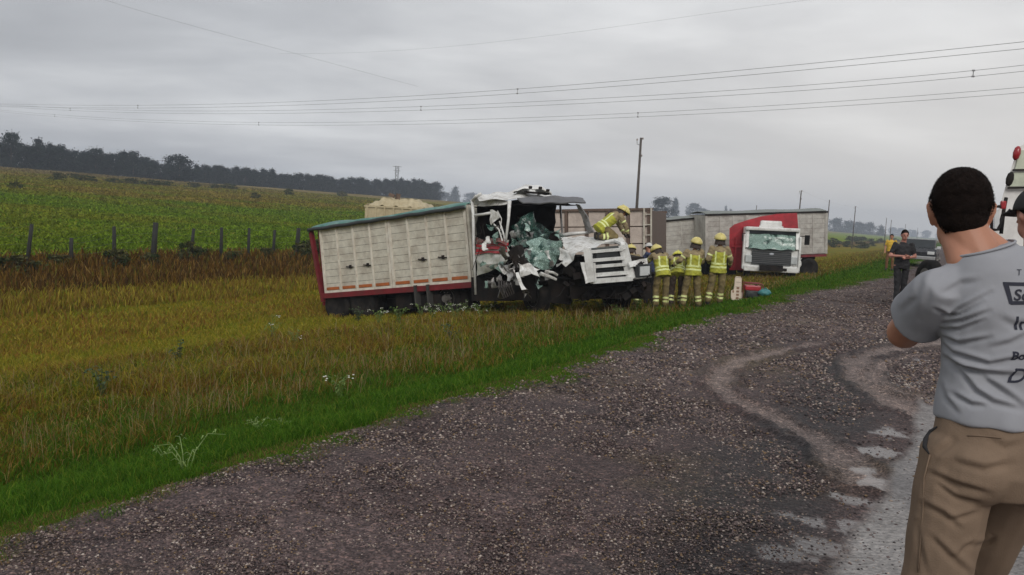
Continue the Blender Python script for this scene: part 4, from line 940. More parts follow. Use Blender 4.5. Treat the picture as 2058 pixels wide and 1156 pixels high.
for q in range(6): mb.tube([P(1003+q*5, 562+q*2, 19.9), P(1003+q*5, 578, 19.75), P(1013+q*4, 600-q*2, 19.8)], .016, 6)
mb.build('torn_radiator', material('scraped_metal', (.08, .07, .065), .5, .4, var=.4, dirt=(.03, .025, .02), damt=.7, dscale=9), trk)
mb = wb(); mb.box(P(1018, 582, 20.1), (.4, .1, .4)); mb.build('radiator_core', STEEL, trk)
for (px_, py_, Y__) in ((1078, 592, 20.7), (1238, 592, 21.6)):
    q = I1 @ P(px_, py_, Y__); wheel(trk, q, .5, .28, R(-25))
mb = wb(); mb.tube([P(1012, 515, 20.2), P(1026, 520, 20.0), P(1036, 505, 20.0), P(1050, 512, 19.9)], .035, 6); mb.bar(P(1035, 500, 20.1), P(1056, 540, 19.9), .25, .3); mb.build('torn_frame', STEEL, trk)

# ============================================================ trailer standing behind the wreck
TW = material('trailer_cream_panel', (.54, .46, .40), .7, var=.12, dirt=(.28, .22, .19), damt=.5, dscale=3); TBR = material('brown_frame', (.12, .08, .06), .7, var=.25)
A_ = P(1306, 524, 25.6); B_ = P(1100, 524, 26.4); M2 = frame_from(A_, B_, Vector((0, 0, 1)), 1.25)
tr1 = setM(empty('cargo_trailer', (0, 0, 0)), M2); tag(tr1, 'cream panelled trailer with brown uprights standing right behind the crushed cab', 'trailer')
Lq = (A_-B_).length; Hq = P(1303, 420, 25.6).z-A_.z; zq = 1.25
mb = MB(); n_ = 5
for c in range(n_):
    for r_ in range(3): mb.box((-Lq*(c+.5)/n_, 0, zq+Hq*(r_+.5)/3), (Lq/n_-.08, .04, Hq/3-.035))
mb.build('side_panel', TW, tr1)
mb = MB(); mb.box((-Lq/2, 5.52, zq+Hq/2), (Lq-.05, .04, Hq-.05)); mb.build('side_panel', TW, tr1)
mb = MB()
for c in range(n_+1): mb.box((-Lq*c/n_-.02, -.03, zq+Hq/2), (.09, .09, Hq))
mb.box((-Lq/2, -.035, zq+Hq), (Lq+.2, .12, .07)); mb.box((-Lq/2, -.035, zq), (Lq+.2, .12, .10)); mb.box((-Lq/2, .04, zq+Hq/2), (Lq, .03, Hq-.1)); mb.box((-Lq/2, 5.55, zq+Hq), (Lq+.1, .1, .08)); mb.box((-Lq/2, 2.8, zq-.06), (Lq, 5.5, .1))
for xx in (0, -Lq): mb.box((xx, 2.8, zq+Hq/2), (.05, 5.5, Hq-.06))
mb.build('body_frame', TBR, tr1)
mb = MB()
for dx in (-.16, .05): mb.box((dx, -.10, zq+Hq/2), (.045, .05, Hq+.06))
for k in range(5): mb.box((-.055, -.10, zq+Hq*(k+.5)/5), (.21, .03, .03))
mb.build('ladder', BOARD, tr1)
mb = MB(); mb.box((-Lq/2, 2.6, .95), (1.0, 5.0, .2)); mb.bar((-Lq+.4, 1.2, .5), (-.4, 1.2, .5), .12, .12); mb.bar((-Lq+.4, 4.2, .5), (-.4, 4.2, .5), .12, .12); mb.build('chassis', STEEL, tr1)
for xx in (-.45, -Lq+.45):
    for yy in (1.2, 4.2): wheel(tr1, (xx, yy, .45), .5, .27, math.pi/2)
# pale load seen over the tarpaulin
X_, Y_ = (806-CW/2)/F*31, 31.0; tr2 = empty('loaded_trailer', (X_, Y_, float(gz(X_, Y_)))); tag(tr2, 'pale yellow heaped load on a trailer showing over the green tarpaulin', 'trailer')
zt = P(806, 418, 31).z-tr2.location.z; mb = MB()
mb.box((0, 0, zt/2+.55), (2.25, 3.6, zt-1.1)); 
for k in range(8): mb.box((-1.05+k*.3, -1.82, zt/2+.55), (.05, .05, zt-1.05))
mb.box((0, 0, zt), (2.3, 3.68, .06)); mb.build('side_board', CREAM, tr2)
mb = MB(); mb.sheet(lambda u, v: (-1.12+2.24*u, -1.75+3.5*v, zt+.02+.27*min(1, u*5, (1-u)*3.5)*min(1, v*5, (1-v)*5)+.025*math.sin(u*31)+.02*math.sin(u*57+v*9)), 50, 30, .02); mb.build('load', CREAM, tr2)
mb = MB(); mb.box((-.35, -1.0, zt+.42), (.2, .2, .12), 0, (0, .3, 0)); mb.box((-.12, -1.1, zt+.38), (.12, .2, .2), 0, (0, .2, .4)); mb.build('torn_sheet', TBR, tr2)
mb = MB(); mb.box((0, 0, .95), (1, 3.4, .2)); mb.build('chassis', STEEL, tr2)
for xx in (-.85, .85):
    for yy in (-1.1, 1.1): wheel(tr2, (xx, yy, .5), .5, .26, math.pi/2)

# ============================================================ second truck and its trailers
def boarded(name, px0, py0, Y0, px1, py1, Y1, H, W_, lab, roof, cols, drop=1.2, axles=(), boardm=None, doors=3, grp='grey trailers behind the red truck'):
    A_ = P(px1, py1, Y1); B_ = P(px0, py0, Y0); M = frame_from(A_, B_, Vector((0, 0, 1)), drop)
    t = setM(empty(name, (0, 0, 0)), M); tag(t, lab, 'trailer'); L = (A_-B_).length; bm_ = boardm or BOARD2
    side_wall(t, L, H, 0, drop, doors, cols, 8, bm_, bm_, -1, 0, False, False)
    mb = MB(); mb.box((0, W_/2, drop+H/2), (.06, W_-.06, H)); mb.box((-L, W_/2, drop+H/2), (.06, W_-.06, H)); mb.box((-L/2, W_, drop+H/2), (L, .05, H)); mb.box((-L/2, W_/2, drop-.04), (L-.05, W_-.1, .08))
    for xx in (0, -L): mb.box((xx, -.01, drop+H/2), (.10, .10, H+.04))
    for k in range(1, doors): mb.box((-L*k/doors, -.035, drop+H/2), (.12, .05, H))
    mb.build('body_frame', bm_, t)
    mb = MB(); mb.box((-L/2, -.04, drop+H+.02), (L+.1, .08, .09)); mb.build('top_rail', STEEL, t)
    mb = MB(); mb.box((-L/2, -.02, drop-.1), (L, .10, .12)); mb.build('floor_rail', REDP, t)
    mb = MB(); mb.sheet(lambda u, v: (-L+L*u, W_*v, drop+H+.05+roof*math.sin(math.pi*v)+.02*math.sin(u*14)), 30, 16, .02); mb.build('tarpaulin', TARPG, t, True)
    mb = MB(); mb.box((-L/2, W_/2, drop-.25), (L-.4, .9, .2)); 
    for ax in axles: mb.bar((ax, .3, .5), (ax, W_-.3, .5), .14, .14)
    mb.build('chassis', STEEL, t)
    for ax in axles:
        for yy, sg in ((.25, 0), (W_-.25, math.pi)): wheel(t, (ax, yy, .48), .5, .27, sg, True)
    return t
g2 = boarded('grain_trailer', 1419, 517, 42.2, 1660, 509, 43.0, 2.06, 2.4, 'long grey boarded trailer standing crosswise behind the red truck front', .12, 3, axles=(-.9, -5.2), doors=3)
g3 = boarded('grain_trailer', 1337, 524, 43.8, 1409, 517, 43.9, 2.0, 2.4, 'short grey trailer tilted down under a grey green sheet left of the long one', .10, 2, axles=(-1.0,), doors=1)
# red and white truck facing the road
Y2 = 38.6; A_ = P(1548, 548, Y2); t2 = empty('cab_over_truck', (0, 0, 0)); t2.location = (A_.x, A_.y, float(gz(A_.x, A_.y))); t2.rotation_euler = (0, R(-.8), R(-12))
tag(t2, 'white cab over truck with crazed green windscreen and red body facing the road', 'truck', 'grain trucks in the ditch')
bpy.context.view_layer.update(); M3 = Matrix.Translation(t2.location) @ t2.rotation_euler.to_matrix().to_4x4(); I3 = M3.inverted()
zb = (I3 @ P(1548, 545, Y2)).z; zr = (I3 @ P(1548, 458, Y2)).z; HC = zr-zb
w2 = 1.19
mb = MB(); prof = [(-.02, zb+.02), (0, zb+HC*.56), (.22, zr-.06), (.42, zr), (1.9, zr), (1.95, zb)]
# cab shell as an extruded side outline, front toward -y
def yz_prism(mb, prof, x0, x1, mi=0):
    n = len(prof); vs_ = [(x0, y, z) for y, z in prof]+[(x1, y, z) for y, z in prof]
    fs_ = [tuple(range(n)), tuple(range(2*n-1, n-1, -1))]+[(i, n+i, n+(i+1) % n, (i+1) % n) for i in range(n)]
    mb.add(vs_, fs_, mi)
yz_prism(mb, prof, -w2, w2); mb.box((-w2-.02, .05, zb+HC*.42), (.09, .3, HC*.8), bev=.03); mb.box((w2+.02, .05, zb+HC*.42), (.09, .3, HC*.8), bev=.03)
mb.box((0, .10, zr-.06), (2.36, .30, .16), bev=.05)
for sx in (-1, 1): mb.bar((sx*(w2-.10), -.04, zb+HC*.52), (sx*(w2-.12), .17, zr-.12), .12, .12)
mb.build('cab_body', WHITE, t2)
mb = MB(); crumple(mb, [[Vector((x, .16+.02*abs(x), zr-.16)) for x in (-1.02, 0, 1.02)], [Vector((x, .03-.12*(1-abs(x)), zb+HC*.70)) for x in (-1.04, 0, 1.04)], [Vector((x, -.10-.16*(1-abs(x)), zb+HC*.50)) for x in (-.98, 0, .98)]], 8, .025, .012, k=5, seed=40)
mb.build('windscreen', GLS2, t2)
mb = MB(); mb.box((0, .14, zr-.22), (2.05, .12, .16), bev=.02); mb.build('windscreen_top', CARG, t2)
mb = MB(); mb.box((0, -.06, zb+HC*.50), (1.75, .10, .10)); mb.box((0, -.05, zb+HC*.30), (1.72, .1, .60)); mb.build('grille', DGL, t2)
gq = t2.children[-1]; mb = MB()
for k in range(6): mb.box((0, -.11, zb+HC*.30-.22+.085*k), (1.66, .03, .022), 0)
mb.build('grille_slat', material('slat_grey', (.12, .12, .125), .5), gq)
mb = MB(); mb.lathe([(.001, 0), (.10, 0), (.10, .02), (.001, .03)], Matrix.Translation((0, -.125, zb+HC*.40)) @ Matrix.Rotation(math.pi/2, 4, 'X') @ Matrix.Scale(.5, 4, (0, 1, 0)), 20); mb.build('emblem', LBL, gq)
mb = MB(); mb.box((0, -.10, zb+.10), (2.35, .25, .26), bev=.04); mb.build('bumper', WHITE, t2)
mb = MB(); mb.box((.55, -.24, zb+.10), (.28, .02, .12)); mb.box((.1, -.24, zb+.05), (.12, .02, .08)); mb.build('bumper_fitting', STEEL, t2)
for sx in (-1, 1):
    mb = MB(); mb.box((sx*.99, -.07, zb+HC*.27), (.28, .12, .34), bev=.03); mb.build('headlight', material('lamp_grey', (.42, .44, .44), .3), t2)
    mb = MB(); mb.box((sx*1.0, -.05, zb+HC*.53), (.24, .06, .06)); mb.build('indicator', STEEL, t2)
mb = MB(); mb.box((-.05, .7, zr+.17), (.95, .5, .30), bev=.09); mb.box((-.05, .42, zr+.05), (1.05, .1, .08)); mb.build('roof_deflector', WHITE, t2)
mb = MB(); mb.bar((w2, .1, zr-.35), (w2+.28, -.05, zr-.30), .03, .03); mb.box((w2+.30, -.06, zr-.48), (.22, .08, .44), bev=.03); mb.build('mirror', BLK, t2)
mb = MB(); mb.bar((-w2, .1, zr-.3), (-w2-.14, -.05, zr-.30), .03, .03); mb.box((-w2-.12, -.02, zr-.50), (.06, .08, .34), bev=.02); mb.build('mirror', BLK, t2)
rp = [I3 @ P(a, b, Y2+2.2) for a, b in ((1466, 543), (1466, 459), (1476, 451), (1500, 443), (1530, 435), (1562, 430), (1602, 428), (1605, 470), (1609, 534), (1560, 543))]
mb = MB(); n = len(rp); vs_ = [Vector((p.x, p.y, p.z)) for p in rp]+[Vector((p.x*.98, p.y+.12, p.z)) for p in rp]
mb.add(vs_, [tuple(range(n)), tuple(range(2*n-1, n-1, -1))]+[(i, n+i, n+(i+1) % n, (i+1) % n) for i in range(n)]); 
for xx in (-1.5, -1.15): mb.box((xx, rp[0].y-.03, rp[0].z+.85), (.07, .06, 1.5))
mb.box(((rp[1].x+rp[6].x)/2-.15, rp[0].y-.03, rp[0].z+1.15), (2.5, .05, .09)); mb.build('body_front', REDB, t2)
mb = MB(); mb.box(((rp[0].x+rp[8].x)/2, rp[0].y+1.9, rp[0].z+.9), (2.5, 3.5, 1.5)); mb.build('body_side', BOARD2, t2)
mb = MB(); mb.box((0, 2.0, zb+.15), (1.0, 5, .25)); mb.box((-.9, 2.4, zb+.45), (.5, .9, .5), bev=.05); mb.build('chassis', STEEL, t2)
for sx in (-1, 1): wheel(t2, (sx*1.0, .6, max(.45, zb+.15)), .48, .27, math.pi/2); wheel(t2, (sx*1.15, 3.6, max(.45, zb+.15)), .48, .27, math.pi/2)
mb = MB(); crumple(mb, [[I3 @ P(1596, 518, Y2-.2), I3 @ P(1612, 520, Y2)], [I3 @ P(1594, 545, Y2-.3), I3 @ P(1606, 548, Y2)]], 6, .04, .02, seed=51); mb.build('torn_wing', WHT2, t2)

# ============================================================ dark pickup on the road
Yp = 46; X_ = (1840-CW/2)/F*Yp; pk = empty('parked_pickup', (X_, Yp, .03), (0, 0, R(-28))); tag(pk, 'dark pickup parked on the road behind the man in black', 'car')
CARP = material('dark_car_paint', (.025, .026, .03), .25, var=.1)
mb = MB(); yz_prism(mb, [(-.1, .95), (.1, 1.40), (.5, 1.44), (1.5, 1.44), (1.9, .95)], -.74, .74); mb.build('cabin', CARP, pk)
mb = MB(); yz_prism(mb, [(-1.2, .35), (-1.22, .75), (-1.05, .92), (-.1, .97), (4.0, .97), (4.1, .4)], -.86, .86); mb.build('body', CARP, pk)
mb = MB(); yz_prism(mb, [(-.09, .99), (.07, 1.36), (.09, 1.37), (-.06, 1.0)], -.66, .66); mb.build('windscreen', CARG, pk)
for sx in (-1, 1):
    mb = MB(); mb.box((sx*.62, -1.22, .72), (.34, .06, .16), bev=.02); mb.build('headlight', PLASW, pk); mb = MB(); mb.box((sx*.93, .15, 1.0), (.2, .12, .16), bev=.03); mb.build('mirror', PLASW, pk)
mb = MB(); mb.box((0, -1.24, .45), (1.7, .12, .18), bev=.03); mb.build('bumper', material('bumper_silver', (.35, .35, .35), .35, .5), pk)
for sx in (-1, 1):
    for yy in (-.6, 3.0): wheel(pk, (sx*.78, yy, .33), .34, .2, math.pi/2)

# ============================================================ white rescue vehicle at the right edge
rv = empty('rescue_vehicle', P(2075, 560, 17.0).to_tuple()); rv.location.z = 0.0; tag(rv, 'white emergency vehicle with red marker lamps cut by the right edge', 'emergency vehicle')
Ir = Matrix.Translation(rv.location).inverted(); RW = material('vehicle_white', (.70, .69, .67), .35, var=.06, dirt=(.35, .32, .3), damt=.25)
outl = [(2046, 296), (2062, 288), (2200, 292), (2205, 660), (1992, 640), (1994, 470), (2004, 430), (2024, 365)]
def slab(mb, px, Y0, Y1, M=None, mi=0):
    a = [P(x_, y_, Y0) for x_, y_ in px]; n = len(a); b = [p+Vector(((Y1-Y0)*.85, Y1-Y0, 0)) for p in a]; mb.M = M
    mb.add(a+b, [tuple(range(n)), tuple(range(2*n-1, n-1, -1))]+[(i, n+i, n+(i+1) % n, (i+1) % n) for i in range(n)], mi)
mb = MB(); slab(mb, outl, 17, 22.5, Ir); mb.build('cab_body', RW, rv)
WN = material('window_pane', (.50, .53, .42), .15, var=.15)
for qd in ([(2050, 302), (2160, 300), (2160, 338), (2040, 340)], [(2039, 346), (2160, 344), (2160, 372), (2029, 375)]):
    mb = MB(); slab(mb, qd, 16.96, 17.02, Ir); mb.build('window', WN, rv)
for y_, x0 in ((342, 2036), (378, 2026)):
    mb = MB(); mb.M = Ir; mb.bar(P(x0, y_, 16.93), P(2160, y_-2, 16.93), .05, .035); mb.build('window_bar', STEEL, rv)
for (x_, y_, m_) in ((2043, 309, LAMPR), (2029, 361, STEEL)):
    mb = MB(); mb.M = Ir; a, b = P(x_+4, y_-15, 16.9), P(x_-3, y_+13, 16.9); mb.tube([a, a.lerp(b, .15), a.lerp(b, .5), a.lerp(b, .85), b], [.02, .055, .07, .055, .02], 10); mb.build('marker_lamp', m_, rv, True)
mb = MB(); mb.M = Ir; mb.tube([P(2022, 398, 16.8), P(2017, 425, 16.7), P(2012, 470, 16.7)], .035, 8); mb.tube([P(2018, 410, 16.7), P(2010, 415, 16.6), P(1996, 416, 16.6), P(1993, 440, 16.6), P(1993, 468, 16.6)], .03, 8); mb.tube([P(2017, 425, 16.7), P(2006, 462, 16.6), P(1994, 462, 16.6)], .03, 8); mr = mb.build('mirror_frame', STEEL, rv, True)
mb = MB(); mb.M = Ir; mb.bar(P(2003, 422, 16.62), P(2003, 462, 16.62), .02, .10); mb.build('mirror_glass', PLASW, mr)
mb = MB(); mb.M = Ir; mb.box(P(2016, 412, 16.6), (.10, .08, .16), bev=.03); mb.build('side_lamp', LAMPR, rv)
for xo in (.1, 2.2): wheel(rv, (xo, .6, .5), .5, .3, math.pi/2); wheel(rv, (xo, 4.4, .5), .5, .3, math.pi/2)

# ============================================================ gear on the grass
def gloc(px, Y_): X_ = (px-CW/2)/F*Y_; return Vector((X_, Y_, float(gz(X_, Y_))))
q = gloc(1483, 21.8); sb_ = empty('rescue_board', q, (R(-6), R(2), R(8))); tag(sb_, 'cream paddle shaped rescue board standing upright by the firefighters', 'rescue board')
bw = material('board_cream', (.62, .52, .42), .6, var=.1, dirt=(.4, .3, .24), damt=.4); zt_ = P(1483, 556, 21.8).z-q.z; z1_ = P(1483, 583, 21.8).z-q.z
def yz(mb, poly, y0, y1): mb.prism(poly, y0, y1)
mb = MB(); mb.prism([(-.13, .03), (-.165, .10), (-.17, z1_-.03), (-.10, z1_), (-.085, zt_-.05), (-.06, zt_), (.06, zt_), (.085, zt_-.05), (.10, z1_), (.17, z1_-.03), (.165, .10), (.13, .03)], -.02, .02); mb.build('board', bw, sb_)
mb = MB()
for k in range(4): mb.box((0, -.022, .09+k*.085), (.07, .01, .05)); 
mb.box((-.12, -.022, .25), (.04, .01, .06)); mb.box((.12, -.022, .27), (.04, .01, .05)); mb.build('slot', material('slot_brown', (.22, .12, .07), .7), sb_)
mb = MB()
for k in range(3): mb.box((.0, -.022, z1_+.08+k*.12), (.13, .008, .012))
mb.build('strap', material('strap_dark', (.28, .25, .2), .7), sb_)
q = gloc(1512, 21.9); ge_ = empty('power_unit', q, (0, 0, R(-6))); tag(ge_, 'red and black portable power unit on the grass beside the rescue board', 'generator')
mb = MB(); mb.box((0, 0, .29), (.40, .32, .13), bev=.03); mb.build('fuel_tank', REDB, ge_)
mb = MB(); mb.box((0, 0, .13), (.34, .28, .20), bev=.02); mb.lathe([(.02, 0), (.09, 0), (.09, .05), (.02, .06)], Matrix.Translation((-.05, -.15, .14)) @ Matrix.Rotation(math.pi/2, 4, 'X'), 16); mb.build('motor', DGL, ge_)
mb = MB(); 
for yy in (-.17, .17): mb.tube([(-.24, yy, .02), (-.25, yy, .36), (-.2, yy, .41), (.2, yy, .41), (.25, yy, .36), (.24, yy, .02), (-.24, yy, .02)], .014, 6)
for xx in (-.24, .24): mb.tube([(xx, -.17, .02), (xx, .17, .02)], .014, 6)
mb.build('tube_frame', REDP, ge_, True)
mb = MB(); mb.lathe([(.02, 0), (.035, 0), (.035, .02), (.02, .025)], Matrix.Translation((.1, 0, .355)), 12); mb.build('filler_cap', BLK, ge_)
q = gloc(1538, 21.7); mb = MB(); mb.sheet(lambda u, v: (.17*math.sin(math.pi*v)*math.cos(6.2832*u)*(1+.1*math.sin(u*19)), .12*math.sin(math.pi*v)*math.sin(6.2832*u), .09-.09*math.cos(math.pi*v)+.012*math.sin(u*25+v*9)), 28, 14)
mb.tube([(-.08, 0, .16), (-.04, 0, .21), (.04, 0, .21), (.08, 0, .16)], .01, 6)
o = mb.build('equipment_bag', material('teal_bag', (.05, .20, .21), .6, var=.25), None, True); o.location = q; tag(o, 'small teal bag lying right of the red power unit', 'bag')
# ============================================================ people
def cap_prim(a, b, r0, r1, flat=None): return ('cap', Vector(a), Vector(b), r0, r1, flat)
def ell(c, r, rot=(0, 0, 0)): return ('ell', Vector(c), r, rot)
def loft(rings): return ('loft', rings)
def blob(name, prims, voxel, mats, parent=None, smooth=4, classify=None, post=None, fac=.5):
    "one continuous skin grown round the listed volumes"
    bm = bmesh.new()
    for p in prims:
        if p[0] == 'cap':
            _, a, b, r0, r1, flat = p; d = b-a; L = d.length; q = d.to_track_quat('Z', 'Y').to_matrix().to_4x4() if L > 1e-6 else Matrix.Identity(4)
            n = 14; prof = [(math.sin(t)*r0, -math.cos(t)*r0) for t in (.15, .5, .9, 1.3)]+[(math.sin(t)*r1, L-math.cos(t)*r1) for t in (1.75, 2.2, 2.6, 2.98)]
            M = Matrix.Translation(a) @ q; vs_ = []
            for r_, z in prof:
                vs_.append([bm.verts.new(M @ Vector((r_*math.cos(2*math.pi*j/n)*(flat[0] if flat else 1), r_*math.sin(2*math.pi*j/n)*(flat[1] if flat else 1), z))) for j in range(n)])
            for i in range(len(prof)-1):
                for j in range(n): bm.faces.new((vs_[i][j], vs_[i][(j+1) % n], vs_[i+1][(j+1) % n], vs_[i+1][j]))
            bm.faces.new(vs_[0][::-1]); bm.faces.new(vs_[-1])
        elif p[0] == 'ell':
            M = Matrix.Translation(p[1]) @ Euler(p[3]).to_matrix().to_4x4() @ Matrix.Diagonal((*p[2], 1))
            bmesh.ops.create_uvsphere(bm, u_segments=20, v_segments=14, radius=1, matrix=M)
        else:
            rows = []
            n = 28
            for (c, rx, ry, *ex) in p[1]:
                c = Vector(c); ax = Vector(ex[0]) if ex else Vector((1, 0, 0)); ay = Vector(ex[1]) if len(ex) > 1 else Vector((0, 1, 0))
                rows.append([bm.verts.new(c+ax*rx*math.cos(2*math.pi*j/n)+ay*ry*math.sin(2*math.pi*j/n)) for j in range(n)])
            for i in range(len(rows)-1):
                for j in range(n): bm.faces.new((rows[i][j], rows[i][(j+1) % n], rows[i+1][(j+1) % n], rows[i+1][j]))
            bm.faces.new(rows[0][::-1]); bm.faces.new(rows[-1])
    bmesh.ops.recalc_face_normals(bm, faces=bm.faces[:])
    me = bpy.data.meshes.new(name+'_src'); bm.to_mesh(me); bm.free()
    o = bpy.data.objects.new(name, me); COL.objects.link(o)
    m = o.modifiers.new('r', 'REMESH'); m.mode = 'VOXEL'; m.voxel_size = voxel
    if smooth: s_ = o.modifiers.new('s', 'SMOOTH'); s_.iterations = smooth; s_.factor = fac
    dg = bpy.context.evaluated_depsgraph_get(); me2 = bpy.data.meshes.new_from_object(o.evaluated_get(dg)); o.modifiers.clear(); o.data = me2; bpy.data.meshes.remove(me)
    me2.materials.clear()
    for k in mats: me2.materials.append(k)
    nv = len(me2.vertices); co = np.zeros(nv*3, np.float32)
    if post is not None:
        me2.vertices.foreach_get('co', co); c3 = co.reshape(-1, 3).astype(float); no = np.zeros(nv*3, np.float32); me2.vertex_normals.foreach_get('vector', no)
        c3 = post(c3, no.reshape(-1, 3).astype(float)); me2.vertices.foreach_set('co', c3.astype(np.float32).ravel()); me2.update()
    if classify is not None:
        nf = len(me2.polygons); fc_ = np.zeros(nf*3, np.float32); me2.polygons.foreach_get('center', fc_); fn_ = np.zeros(nf*3, np.float32); me2.polygons.foreach_get('normal', fn_)
        me2.polygons.foreach_set('material_index', classify(fc_.reshape(-1, 3).astype(float), fn_.reshape(-1, 3).astype(float)).astype(np.int32))
    me2.polygons.foreach_set('use_smooth', np.ones(len(me2.polygons), bool)); me2.update()
    if parent: o.parent = parent
    return o
SKIN = material('skin', (.40, .185, .115), .55, var=.10, vscale=9, bump=.06, bscale=180)
SKIN2 = material('skin_ruddy', (.44, .20, .15), .5, var=.10, vscale=9)
HAIRM = material('dark_hair', (.011, .0075, .0065), .9, var=.5, vscale=60, bump=.6, bscale=160, spec=.08)
TAN = material('tan_turnout_cloth', (.30, .235, .13), .85, var=.22, vscale=9, bump=.4, bscale=60, dirt=(.13, .09, .05), damt=.55, dscale=6)
TROUM = material('turnout_trouser_cloth', (.19, .145, .06), .85, var=.25, vscale=9, bump=.4, bscale=60, dirt=(.07, .05, .03), damt=.6, dscale=6)
TROUD = material('dark_trouser_cloth', (.045, .03, .022), .85, var=.3, bump=.3)
YEL = material('olive_yellow_cloth', (.40, .40, .035), .75, var=.2, vscale=8, bump=.4, bscale=60, dirt=(.17, .15, .04), damt=.5, dscale=6)
REF = material('reflective_tape', (.66, .72, .30), .4, var=.15)
HELM = material('helmet_yellow', (.66, .57, .20), .35, var=.12, dirt=(.35, .28, .10), damt=.4, dscale=9)
HELM2 = material('helmet_lime', (.70, .68, .10), .35, var=.12, dirt=(.30, .28, .06), damt=.4, dscale=9)
BOOT = material('dark_boot', (.03, .025, .022), .7, var=.3); GLOVE = material('dark_glove', (.035, .028, .026), .85, var=.3)
NECKP = material('neck_guard', (.05, .035, .03), .85, var=.3)
def hand(prims, w, d, side, palm_n, s=1.0, curl=.35):
    "palm, five fingers and a side-set thumb; d = direction of the hand"
    d = Vector(d).normalized(); n_ = Vector(palm_n); n_ = (n_-d*n_.dot(d)).normalized(); a = d.cross(n_).normalized()*side
    w = Vector(w); prims.append(cap_prim(w, w+d*.075*s, .026*s, .034*s, None))
    for k, (off, L) in enumerate(((-.030, .062), (-.010, .074), (.010, .070), (.028, .054))):
        b = w+d*.085*s+a*off*s; m = b+(d*math.cos(curl)+n_*math.sin(curl))*L*.55*s; e = m+(d*math.cos(curl*2.4)+n_*math.sin(curl*2.4))*L*.5*s
        prims.append(cap_prim(b, m, .0095*s, .0085*s)); prims.append(cap_prim(m, e, .0085*s, .0070*s))
    b = w+d*.025*s-a*.028*s; m = b+(d*.6-a*.6+n_*.5).normalized()*.045*s; e = m+(d*.9+n_*.5-a*.1).normalized()*.032*s
    prims.append(cap_prim(b, m, .013*s, .0105*s)); prims.append(cap_prim(m, e, .0105*s, .0085*s))
def std():
    return dict(pel=(0, 0, .96), che=(0, 0, 1.28), nec=(0, -.02, 1.48), hea=(0, .01, 1.63), shL=(-.185, 0, 1.42), shR=(.185, 0, 1.42), elL=(-.25, -.02, 1.15), elR=(.25, -.02, 1.15),
                wrL=(-.24, .12, .93), wrR=(.24, .12, .93), hiL=(-.10, 0, .92), hiR=(.10, 0, .92), knL=(-.12, .02, .50), knR=(.12, .02, .50), anL=(-.13, -.02, .09), anR=(.13, -.02, .09), hdir=(0, 1, -.05))
